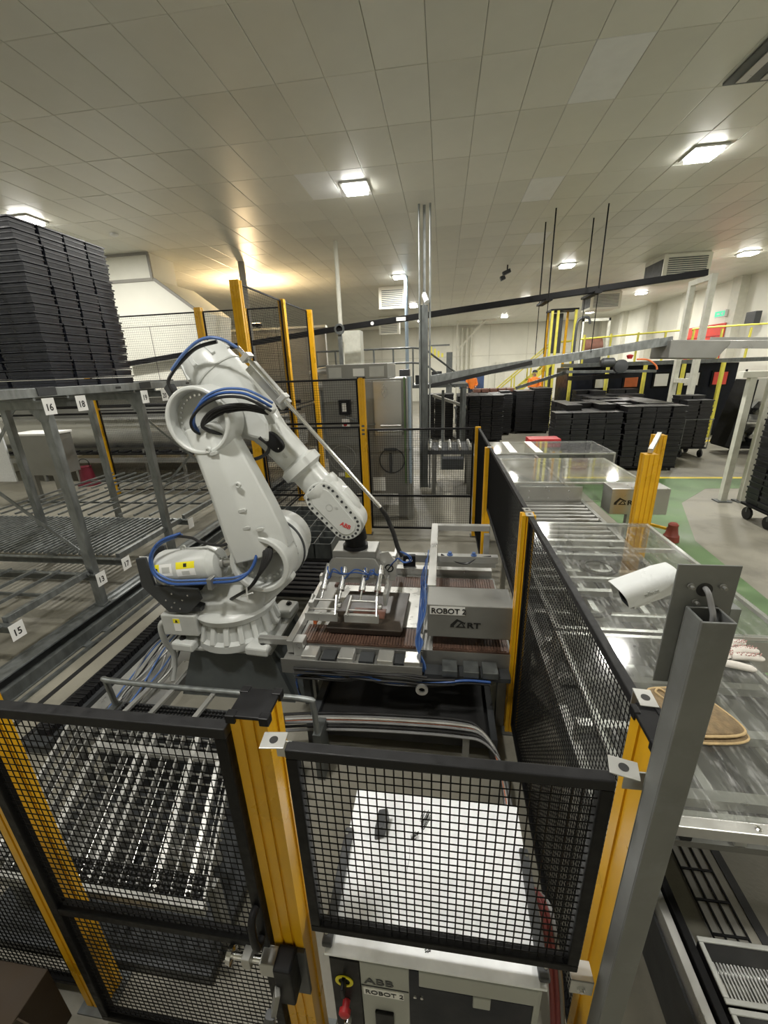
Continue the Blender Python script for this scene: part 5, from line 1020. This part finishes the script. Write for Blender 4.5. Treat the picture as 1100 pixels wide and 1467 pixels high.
# ---------------------------------------------------------------- poles, columns, hanging rods
def pole(label, x, y, rr, m, z0=0, square=False):
    mb = MB().bb(x-rr,x+rr,y-rr,y+rr,z0,CEIL-.001) if square else MB().tube([(x,y,z0),(x,y,CEIL-.001)],rr,12)
    make('service_pole', mb, m, smooth=not square, label=label, cat='pole', group='ceiling high poles', origin=(x,y,z0))
pole('thin steel conduit, leftmost of the pole trio beside the grey machine', -.56, 10.5, .022, 'galv')
pole('thick square grey column, middle of the pole trio', -.45, 10.6, .03, 'galv', z0=4.35, square=True)
pole('thin steel conduit, rightmost of the pole trio', -.32, 10.5, .022, 'galv')
make('column_sleeve', MB().bb(-.54,-.37,10.52,10.7,0,4.35), 'galv_dark', label='square dark sleeve on the lower half of the middle pole', cat='sleeve', origin=(-.45,10.6,0))
r = thing('dome_camera', 'small white camera on the middle pole', 'camera', (-.42,10.4,4.4)); make('camera_body', MB().tube([(-.45,10.48,4.55),(-.38,10.36,4.38)],.06,12), 'cctv', r, smooth=True); make('camera_arm', MB().bb(-.48,-.42,10.44,10.52,4.55,4.60), 'cctv', r)
pole('pale round column left of the pole trio behind the machine', -2.93, 12.6, .06, 'wall_trim')
pole('pale blue far pole behind the pole trio', -1.45, 17.7, .07, 'blue_grey')
pole('grey far column behind the tall fence', -6.29, 13.95, .10, 'wall_grey')
make('white_tank_column', MB().bb(-3.05,-2.45,13.0,13.5,2.45,4.1), 'white_frame', bevel=.02, label='white boxed column on the walkway behind the machine', cat='column', origin=(-2.75,13.2,2.45))
for k, (x, y, n) in enumerate(((2.48,12.47,'left rear'),(2.49,11.5,'left front'),(3.6,12.45,'right rear'),(3.61,11.5,'right front'))):
    make('hanger_rod', MB().tube([(x,y,4.55 if x < 3 else 4.62),(x,y,CEIL-.001)],.016,8).tube([(x,y,3.2),(x,y,4.56)],.010,6), 'black_frame', smooth=True, label='thin black ceiling hanger rod, %s of the four' % n, cat='rod', group='ceiling hanger rods', origin=(x,y,3.2))
# ---------------------------------------------------------------- long dark bar and sloping conveyor
r = thing('overhead_bar', 'long dark overhead conveyor beam sloping up to the right', 'beam', (-1, 12, 3.4))
make('beam', MB().bar((-9.4,12,3.40),(-2.7,12,4.09),.16,.13).bar((-2.7,12,4.09),(6.15,12,4.88),.16,.14), 'black_frame', r, bevel=.01)
for (x, z) in ((2.5,4.49),(3.6,4.59)): make('hanger_clamp', MB().bb(x-.08,x+.08,11.45,12.52,z-.08,z-.03), 'black_frame', r)
make('sight_mark', MB().lathe((-1.9,11.915,4.155),(0,-1,0),[(0,.045),(.004,.045)],16), 'label_white', r); make('sight_mark', MB().bb(-1.25,-1.0,11.91,11.918,4.18,4.27), 'label_white', r)
make('post_hook', MB().annulus((-2.8,11.9,4.05),(0,-1,0),.09,.14,.05,20).bb(-2.86,-2.76,11.9,12.0,2.5,4.0), 'galv_dark', r)
r = thing('sloping_conveyor', 'galvanised sloping conveyor climbing to the right across the hall', 'conveyor', (2, 12, 0))
def ramp(p0, p1, h, dz, m, n, d=.05): make(n, MB().bar(V(*p0)+V(0,0,dz),V(*p1)+V(0,0,dz),d,h), m, r, bevel=.004)
ramp((-.35,11.9,2.62),(4.0,11.9,3.15),.20,.05,'galv','side_panel'); ramp((-.35,12.6,2.62),(4.0,12.6,3.15),.20,.05,'galv','side_panel')
ramp((4.0,11.9,3.15),(5.62,11.9,3.36),.20,.05,'galv','side_panel'); ramp((4.0,12.6,3.15),(5.62,12.6,3.36),.20,.05,'galv','side_panel')
ramp((-.45,12.1,2.50),(2.3,12.1,3.04),.10,-.02,'rubber','lower_belt',.5)
make('belt', MB().bar((-.35,12.25,2.64),(5.62,12.25,3.38),.6,.04), 'robot_dark', r)
make('discharge_box', MB().hexa([(5.5,11.7,3.0),(6.6,11.7,2.95),(6.6,12.7,2.95),(5.5,12.7,3.0)],[(5.5,11.7,3.42),(6.9,11.7,3.36),(6.9,12.7,3.36),(5.5,12.7,3.42)]), 'steel_dull', r, bevel=.02)
make('motor', MB().lathe((3.9,11.6,2.95),(1,0,0),[(0,.07),(.05,.11),(.30,.11),(.34,.06)],16), 'robot_dark', r, smooth=True); make('drive_hub', MB().lathe((4.4,11.7,2.85),(0,-1,0),[(0,.16),(.12,.16),(.14,.10)],18), 'robot_dark', r, smooth=True)
make('red_valve', MB().lathe((4.55,11.55,3.02),(0,0,1),[(0,.05),(.08,.08),(.10,.02)],12), 'red', r, smooth=True)
make('orange_hose', MB().tube(spline([(4.7,11.5,3.0),(4.95,11.5,2.98),(5.15,11.5,2.85),(5.2,11.5,2.75)],5),.02,6), 'orange_cable', r, smooth=True)
make('under_frame', MB().bar((3.2,12.2,2.75),(5.4,12.2,2.7),.5,.06), 'galv_dark', r); make('strut', MB().bar((3.3,12.3,2.74),(2.0,12.3,2.36),.10,.08), 'galv_dark', r)
for (xx, zt) in ((.0,2.35),): make('leg', MB().bb(xx-.04,xx+.04,12.55,12.63,0,zt), 'galv_dark', r)
make('platform_pan', MB().bar((3.35,12.1,2.58),(5.0,12.1,2.62),.5,.10), 'black_frame', r)
r = thing('curved_conveyor', 'steel conveyor turning out of the frame at upper right', 'conveyor', (8, 12, 3))
make('side_panel', MB().bar((6.6,11.9,3.28),(7.4,11.3,3.22),.05,.18).bar((7.4,11.3,3.22),(8.8,9.9,3.05),.05,.18).bar((6.9,12.7,3.40),(8.2,12.3,3.32),.05,.16).bar((8.2,12.3,3.32),(9.8,10.9,3.15),.05,.16), 'steel', r, bevel=.004)
make('belt', MB().hexa([(6.6,11.92,3.22),(7.4,11.32,3.16),(8.2,12.28,3.2),(6.9,12.68,3.25)],[(6.6,11.92,3.26),(7.4,11.32,3.20),(8.2,12.28,3.24),(6.9,12.68,3.29)]).hexa([(7.4,11.32,3.16),(8.8,9.92,3.0),(9.8,10.88,3.05),(8.2,12.28,3.2)],[(7.4,11.32,3.2),(8.8,9.92,3.04),(9.8,10.88,3.09),(8.2,12.28,3.24)]), 'robot_dark', r)
make('drop_leg', MB().bb(9.2,9.28,10.5,10.58,0,3.02), 'steel', r)
r = thing('white_gantry', 'off-white steel gantry frame straddling the sloping conveyor', 'gantry', (7.98, 15.7, 0))
make('gantry_leg', MB().bb(7.90,8.06,15.08,15.24,0,5.34), 'white_frame', r, bevel=.006); make('gantry_leg', MB().bb(7.90,8.06,16.2,16.36,0,5.34), 'white_frame', r, bevel=.006)
make('gantry_beam', MB().bb(7.90,8.06,15.24,16.2,5.18,5.34), 'white_frame', r, bevel=.006); make('gantry_beam', MB().bb(7.92,8.04,15.24,16.2,2.2,2.34), 'white_frame', r)
# ---------------------------------------------------------------- yellow walkway, control room, lift, right wall things
r = thing('yellow_walkway', 'raised walkway with yellow handrails along the right of the hall', 'walkway', (8, 19, 0))
make('deck', MB().bb(5.2,12.4,17.9,20.4,2.78,2.92), 'galv_dark', r)
for zz in (3.45,3.95):
    make('handrail', MB().tube(spline([(5.2,17.9,zz-.15),(8.6,17.9,zz),(8.75,17.9,zz-.06),(8.8,17.9,zz-.35)],4),.03,8), 'yellow_lime', r, smooth=True)
    make('handrail', MB().tube(spline([(9.1,17.9,zz-.35),(9.15,17.9,zz-.06),(9.3,17.9,zz+.05),(12.0,17.9,zz+.1),(12.2,17.9,zz)],4),.03,8), 'yellow_lime', r, smooth=True)
for k in range(8): make('rail_post', MB().bb(5.3+k*.95,5.36+k*.95,17.87,17.93,2.92,3.95), 'yellow_lime', r)
for k in range(5): make('column', MB().bb(4.9+k*1.35,5.0+k*1.35,17.8,17.92,0,2.78), 'yellow_lime', r)
r = thing('control_room', 'dark cabin with small windows under the yellow walkway', 'cabin', (8, 18.6, 0))
make('cabin_wall', MB().bb(5.0,11.2,18.4,20.2,0,2.76), 'navy', r)
for k, xx in enumerate((6.0,7.1,8.2,9.3,10.3)):
    w_ = make('window', MB().bb(xx,xx+.62,18.34,18.39,1.9,2.5), 'black_frame', r); make('pane', MB().bb(xx+.07,xx+.55,18.325,18.339,1.97,2.43), ['wall_trim','orange_cable','label_white','label_white','red_door'][k], w_)
r = thing('tray_lift', 'tall yellow framed tray lift beyond the sloping conveyor', 'lift', (4.7, 21.3, 0))
for (xx,yy,m) in ((4.75,20.9,'yellow_lime'),(5.0,20.9,'yellow_lime'),(5.75,20.9,'yellow_lime'),(5.6,21.7,'yellow'),(4.75,21.7,'yellow')): make('lift_post', MB().bb(xx-.05,xx+.05,yy-.05,yy+.05,0,5.15), m, r)
make('lift_head', MB().bb(4.67,5.85,20.85,21.8,5.15,5.22), 'black_frame', r); make('lift_back', MB().bb(4.9,5.4,21.6,21.65,3.4,5.1), 'robot_dark', r)
r = thing('yellow_stairs', 'yellow staircase with handrails behind the tray stacks', 'stairs', (3, 22, 0))
for dy in (0,.9):
    make('stringer', MB().bar((2.6,22+dy,.8),(5.2,22+dy,3.0),.06,.22), 'yellow_lime', r); make('handrail', MB().tube([(2.6,22+dy,1.7),(5.2,22+dy,3.9),(6.2,22+dy,3.95)],.035,8), 'yellow_lime', r)
    for k in range(4): make('baluster', MB().bb(2.7+k*.75,2.76+k*.75,21.97+dy,22.03+dy,.9+k*.63,1.8+k*.63), 'yellow_lime', r)
for k in range(8): make('tread', MB().bb(2.7+k*.3,2.95+k*.3,22.03,22.87,.95+k*.25,.99+k*.25), 'galv_dark', r)
make('landing', MB().bb(2.0,2.7,21.9,23,.80,.92), 'galv_dark', r); make('landing_leg', MB().bb(2.05,2.15,22,22.1,0,.8), 'galv_dark', r); make('top_leg', MB().bb(5.1,5.2,22.0,22.9,0,2.9), 'galv_dark', r)
r = thing('top_machine', 'dark machine with brown drum on the yellow walkway', 'machine', (6.0, 19.4, 2.92)); make('machine_frame', MB().bb(5.5,5.58,19,19.08,2.92,4.6).bb(6.5,6.58,19,19.08,2.92,4.6).bb(5.5,6.58,19,19.08,4.5,4.6), 'white_frame', r); make('drum', MB().lathe((5.7,19.4,3.5),(1,0,0),[(0,.3),(.05,.42),(.7,.42),(.75,.3)],18), 'wood_pan', r, smooth=True); make('drum_stand', MB().bb(5.75,6.4,19.1,19.7,2.92,3.3), 'robot_dark', r); make('bent_pipe', MB().tube(spline([(5.3,19,2.92),(5.3,19,4.3),(5.4,19,4.6),(5.7,19,4.65),(5.8,19,4.4)],5),.05,8), 'robot_dark', r, smooth=True)
door = make('door_1', MB().bb(XR-.40,XR-.36,22.6,25.6,0,4.45), 'red_door', kind='structure')
for k in range(7): make('door_rib', MB().bb(XR-.42,XR-.40,22.6,25.6,.6*k+.3,.6*k+.34), 'red', door)
r = thing('exit_sign', 'small green lit exit sign above the red door', 'sign', (XR-.4, 22.9, 4.75)); make('sign_box', MB().bb(XR-.45,XR-.351,22.7,23.5,4.72,5.02), 'label_white', r, bevel=.01); make('sign_face', MB().bb(XR-.46,XR-.451,22.74,23.46,4.76,4.98), 'green_sign', r); make('sign_arrow', MB().pyz([(23.0,4.87),(22.85,4.80),(22.85,4.94)],XR-.465,XR-.461).pyz([(23.3,4.84),(23.1,4.84),(23.1,4.90),(23.3,4.90)],XR-.465,XR-.461), 'label_white', r)
make('wall_speaker', MB().bb(XR-.6,XR-.36,20.4,21.0,4.2,4.7), 'robot_dark', bevel=.02, label='dark box unit high on the right wall near the exit sign', cat='box', origin=(XR-.5,20.7,4.2))
r = thing('wheelie_bin', 'red wheeled bin against the right wall', 'bin', (12.0, 20.4, 0)); make('bin_body', MB().hexa([(11.8,20.2,.1),(12.2,20.2,.1),(12.2,20.6,.1),(11.8,20.6,.1)],[(11.7,20.1,1.0),(12.3,20.1,1.0),(12.3,20.7,1.0),(11.7,20.7,1.0)]), 'red_door', r, bevel=.02); make('lid', MB().bb(11.66,12.34,20.06,20.74,1.0,1.06), 'red_door', r, bevel=.015); make('wheel', MB().lathe((11.72,20.3,.09),(1,0,0),[(0,.09),(.05,.09)],14), 'rubber', r); make('wheel', MB().lathe((12.22,20.3,.09),(1,0,0),[(0,.09),(.05,.09)],14), 'rubber', r)
r = thing('foil_cart', 'cart with foil wrapped goods and dark sheet beside the white wall', 'cart', (9.6, 14.6, 0))
make('cart_deck', MB().bb(9.0,11.6,14.3,15.3,.22,.30), 'black_frame', r); make('cart_back', MB().bb(9.3,11.6,15.2,15.26,.3,2.3), 'steel', r)
for xx in (9.1,11.4): make('wheel', MB().lathe((xx,14.4,.10),(1,0,0),[(0,.10),(.05,.10)],14), 'rubber', r); make('wheel_fork', MB().bb(xx-.02,xx+.07,14.36,14.44,.12,.22), 'black_frame', r)
make('dark_sheet', MB().hexa([(8.85,14.3,.3),(9.3,14.3,.3),(9.3,15.1,.3),(8.85,15.1,.3)],[(9.2,14.3,2.3),(9.35,14.3,2.3),(9.35,15.1,2.3),(9.2,15.1,2.3)]), 'black_plastic', r)
for k in range(6):
    cx, cz, s = 9.75+.55*(k%3), .62+.75*(k//3), .24+.04*(k%2)
    make('foil_bundle', MB().ringloft([ell((cx,14.6,cz-s),(1,0,0),(0,1,0),s*.5,s*.5,9), ell((cx+.04,14.58,cz-s*.4),(1,0,0),(0,1,0),s,s*.9,9), ell((cx-.03,14.62,cz+s*.3),(1,0,0),(0,1,0),s*.8,s,9), ell((cx+.02,14.6,cz+s),(1,0,0),(0,1,0),s*.4,s*.4,9)]), 'chrome', r)
make('cart_shelf', MB().bb(9.3,11.6,14.3,15.2,1.0,1.04), 'steel', r)
r = thing('white_door_frame', 'white steel goalpost frame standing on the green floor at right', 'frame', (6.2, 9.5, 0))
make('post', MB().bb(6.02,6.14,9.44,9.56,.02,2.58), 'white_frame', r, bevel=.004); make('post', MB().bb(6.40,6.52,9.44,9.56,.02,2.58), 'white_frame', r, bevel=.004); make('lintel', MB().bb(5.86,6.75,9.42,9.58,2.58,2.70), 'white_frame', r, bevel=.004)
make('foot_plate', MB().bb(5.94,6.22,9.38,9.62,.0,.02), 'galv_dark', r); make('foot_plate', MB().bb(6.33,6.59,9.38,9.62,0,.02), 'galv_dark', r)
make('lintel_bolt', MB().lathe((5.95,9.5,2.70),(0,0,1),[(0,.02),(.04,.02)],8).lathe((6.7,9.5,2.70),(0,0,1),[(0,.02),(.04,.02)],8), 'black_frame', r)
r = thing('red_cone_lamp', 'small red capped floor bollard with yellow bar beside the clear cover', 'bollard', (3.95, 7.2, 0)); make('bollard_body', MB().lathe((3.95,7.2,0),(0,0,1),[(0,.13),(.10,.12),(.12,.10),(.26,.075),(.30,.08),(.33,.05)],18), 'brick_red', r, smooth=True); make('yellow_bar', MB().bar((3.5,7.6,.22),(3.88,7.26,.20),.05,.04), 'yellow', r)
make('red_crate', MB().bb(2.25,3.05,11.2,11.7,.9,1.12), 'red', bevel=.01, label='red crate peeping over the farthest clear cover', cat='crate', origin=(2.65,11.45,.9)); make('crate_stand', MB().bb(2.25,3.05,11.2,11.7,0,.9), 'steel_dull', label='steel stand under the red crate', cat='stand', origin=(2.65,11.45,0))
# ---------------------------------------------------------------- ceiling units
def cooler(label, x0, x1, y0, y1, z0):
    r = thing('ceiling_cooler', label, 'cooler', ((x0+x1)/2,(y0+y1)/2,z0), 'ceiling coolers')
    make('casing', MB().bb(x0,x1,y0,y1,z0,CEIL-.001), 'wall_trim', r, bevel=.01); make('face_frame', MB().bb(x0-.03,x1+.03,y0-.04,y0-.001,z0-.03,CEIL-.05), 'wall_white', r); f = r.children[-1]
    for k in range(9): zz = z0+.08+(CEIL-.2-z0)*k/9; make('louvre', MB().bb(x0+.1,x1-.1,y0-.06,y0-.041,zz,zz+.03), 'galv_dark', f)
    make('side_grille', MB().bb(x0-.02,x0-.001,y0+.1,y1-.1,z0+.1,CEIL-.15), 'robot_dark', r)
cooler('large ceiling cooler unit above the far end of the dark beam', 7.3,8.7,16.9,18.4,5.55); cooler('square ceiling cooler behind the pole trio', -2.75,-1.65,19.5,20.6,5.45); cooler('far ceiling cooler low behind the dark beam', -4.3,-3.0,30,31.2,5.2); cooler('ceiling cooler left of the large one', 7.4,8.8,24.5,26,5.5)
r = thing('ceiling_fan_unit', 'dark small two part spotlight hanging from the ceiling', 'spotlight', (2.2,17,6.1)); make('stem', MB().bb(2.18,2.22,16.98,17.02,6.1,CEIL), 'black_frame', r); make('head', MB().bar((2.05,17,6.02),(2.30,17,6.12),.2,.12).bar((2.0,17.2,5.9),(2.15,17.2,5.96),.2,.14), 'robot_dark', r)
r = thing('ceiling_hatch', 'dark framed ceiling vent with pale slats at the upper right edge', 'vent', (3.9,6.9,6.25)); make('vent_frame', MB().bb(3.50,4.5,6.45,7.32,CEIL-.03,CEIL-.002), 'galv_dark', r)
for k in range(3): make('vent_slat', MB().bb(3.62+k*.28,3.74+k*.28,6.5,7.26,CEIL-.045,CEIL-.031), 'alu', r)
make('smoke_detector', MB().lathe((-7.9,10.6,CEIL-.002),(0,0,-1),[(0,.10),(.04,.09),(.06,.05)],18), 'label_white', smooth=True, label='small round smoke detector above the tray stack', cat='detector', origin=(-7.9,10.6,CEIL))
# ---------------------------------------------------------------- far wall clutter
make('wall_cabinet', MB().bb(4.6,5.4,39.6,39.95,1.0,3.2), 'wall_trim', label='pale wall duct box on the far wall', cat='box', origin=(5,39.8,1.0))
r = thing('wall_pipes', 'pale vertical pipes on the far wall', 'pipes', (2.2,39.7,0))
for k in range(3): make('pipe', MB().tube([(1.6+k*.4,39.7,.2),(1.6+k*.4,39.7,6.1)],.09,10), 'wall_trim', r, smooth=True)
r = thing('yellow_hoist', 'yellow hoist hooks hanging near the far wall', 'hoist', (-.5,30,0)); make('hoist_column', MB().bb(.2,.6,30,30.4,0,3.9), 'galv_dark', r)
for k in range(4): make('hook', MB().bb(-.9+k*.25,-.76+k*.25,30,30.1,3.6,4.3-.15*k), 'yellow_lime', r)
make('hoist_arm', MB().bb(-1.0,.4,30.0,30.1,4.3,4.4), 'galv_dark', r)
r = thing('jib_crane', 'pale diagonal jib bracket by the far wall', 'bracket', (1.2,32,0)); make('mast', MB().bb(.9,1.0,32,32.1,0,6.0), 'wall_trim', r); make('jib', MB().bar((.95,32,4.0),(2.8,32,5.9),.1,.12), 'wall_trim', r); make('boom', MB().bar((.95,32,5.9),(3.6,32,5.95),.1,.12), 'wall_trim', r)
make('wall_ornament', MB().prism([(9.0,4.6),(9.3,5.1),(9.4,4.6),(9.7,4.3),(9.5,3.9),(9.1,4.3)], lambda p:(p[0],39.85,p[1]), lambda p:(p[0],39.97,p[1])), 'robot_dark', label='small dark shape mounted on the far wall', cat='fitting', origin=(9.3,39.9,4.4))
r = thing('brown_pan_rack', 'row of brown baking pans behind the tray stacks', 'pans', (2.2,21,0)); make('pan_table', MB().bb(1.4,3.4,20.9,21.8,0,1.75), 'robot_dark', r)
for k in range(5): make('pan', MB().bb(1.45+k*.39,1.8+k*.39,20.95,21.7,1.75,1.92), 'wood_pan', r, bevel=.03)
make('blue_notice', MB().bb(.9,2.2,24,24.08,1.8,2.6), 'blue_pale', label='blue and white notice board behind the leaning worker', cat='board', origin=(1.5,24,1.8)); make('notice_stand', MB().bb(1.4,1.6,24.02,24.06,0,1.8), 'galv_dark', label='post under the blue notice board', cat='post', origin=(1.5,24,0))
make('steel_chute', MB().hexa([(-.4,16.5,1.9),(.9,16.5,1.45),(.9,17.0,1.45),(-.4,17.0,1.9)],[(-.4,16.5,2.0),(.9,16.5,1.55),(.9,17.0,1.55),(-.4,17.0,2.0)]).bb(.0,.08,16.7,16.78,0,1.78), 'steel', label='small steel chute sloping down behind the pole trio', cat='chute', origin=(.3,16.4,0))
# ---------------------------------------------------------------- people
def person(label, x, y, z, lean=0.0, rz=0.0):
    r = thing('person', label, 'person', (x, y, z), 'people in orange shirts')
    me = bpy.data.meshes.new('body'); L = lean
    pts = [(0,0,.92),(0,0,1.15),(L*.3,0,1.36),(L*.6,0,1.47),(L*.8,-.01,1.56),(L,-.02,1.68), (-.10,0,.88),(-.11,-.02,.50),(-.11,.02,.08),(-.11,-.14,.03), (.10,0,.88),(.11,-.02,.50),(.11,.02,.08),(.11,-.14,.03), (-.20+L*.4,0,1.42),(-.26+L*.4,-.04,1.14),(-.20+L*.5,-.22,1.0),(-.18+L*.5,-.29,.98), (.20+L*.4,0,1.42),(.26+L*.4,-.04,1.14),(.20+L*.5,-.22,1.0),(.18+L*.5,-.29,.98)]
    ed = [(0,1),(1,2),(2,3),(3,4),(4,5),(0,6),(6,7),(7,8),(8,9),(0,10),(10,11),(11,12),(12,13),(2,14),(14,15),(15,16),(16,17),(2,18),(18,19),(19,20),(20,21)]
    rad = [.15,.15,.17,.08,.065,.105,.10,.075,.05,.04,.10,.075,.05,.04,.075,.055,.045,.035,.075,.055,.045,.035]
    me.from_pydata(pts, ed, []); o = bpy.data.objects.new('body', me); COL.objects.link(o); o.parent = r
    sk = o.modifiers.new('skin', 'SKIN'); 
    for i, q in enumerate(me.skin_vertices[0].data if me.skin_vertices else []): q.radius = (rad[i], rad[i]*.85)
    o.modifiers.new('sub', 'SUBSURF').levels = 2; o.modifiers['sub'].render_levels = 2
    me.materials.append(MAT['skin'])
    z0 = V(x,y,z)
    make('shirt', MB().ringloft([ell(z0+V(a,0,h),(1,0,0),(0,1,0),p,q,20) for a,h,p,q in ((0,.90,.19,.15),(0,1.05,.19,.15),(L*.2,1.25,.22,.165),(L*.4,1.40,.24,.16),(L*.55,1.48,.14,.11),(L*.6,1.51,.08,.08))]), 'hi_vis', r, smooth=True)
    for s in (-1,1): make('sleeve', MB().tube([z0+V(s*.19+L*.4,0,1.43),z0+V(s*.27+L*.4,-.03,1.15),z0+V(s*.23+L*.5,-.15,1.05)],[.09,.075,.06],12), 'hi_vis', r, smooth=True)
    make('cap', MB().lathe(z0+V(L,-.01,1.70),(0,0,1),[(0,.118),(.05,.115),(.10,.08),(.12,.02)],18), 'trouser', r, smooth=True)
    f = MB(); hx = z0+V(L,-.12,1.66)
    f.box(hx+V(-.035,.012,.02),(.025,.012,.012)); f.box(hx+V(.035,.012,.02),(.025,.012,.012)); make('eyes', f, 'ink', r)
    make('nose', MB().hexa([hx+V(-.015,.0,-.03),hx+V(.015,0,-.03),hx+V(.015,.03,-.03),hx+V(-.015,.03,-.03)],[hx+V(-.008,.01,.02),hx+V(.008,.01,.02),hx+V(.008,.03,.02),hx+V(-.008,.03,.02)]), 'skin', r); make('mouth', MB().box(hx+V(0,.015,-.055),(.045,.012,.008)), 'red_cable', r)
    make('ears', MB().box(hx+V(-.105,.11,0),(.02,.04,.06)).box(hx+V(.105,.11,0),(.02,.04,.06)), 'skin', r)
    for s in (-1,1): make('trouser_leg', MB().tube([z0+V(s*.09,0,.95),z0+V(s*.11,-.02,.5),z0+V(s*.11,.02,.08)],[.125,.095,.075],12), 'trouser', r, smooth=True)
    return r
r = thing('worker_platform', 'low steel standing platform under the leaning worker', 'platform', (1.9,23.6,0)); make('deck', MB().bb(.6,3.2,23.2,23.9,.82,.90), 'galv_dark', r)
for xx in (.7,3.1): make('leg', MB().bb(xx-.04,xx+.04,23.3,23.38,0,.82), 'galv_dark', r)
r = thing('worker_step', 'steel step platform under the standing worker beside the yellow lift', 'platform', (4.1,21.2,0)); make('deck', MB().bb(3.65,4.55,20.75,21.6,.80,.88), 'galv_dark', r); make('step_base', MB().bb(3.75,4.45,20.85,21.5,0,.80), 'galv_dark', r)
person('person in an orange shirt standing behind the tray stacks', 4.27, 21.2, .885, 0.0)
person('person in an orange shirt leaning left beside the notice board', 1.55, 23.5, .905, -.12)
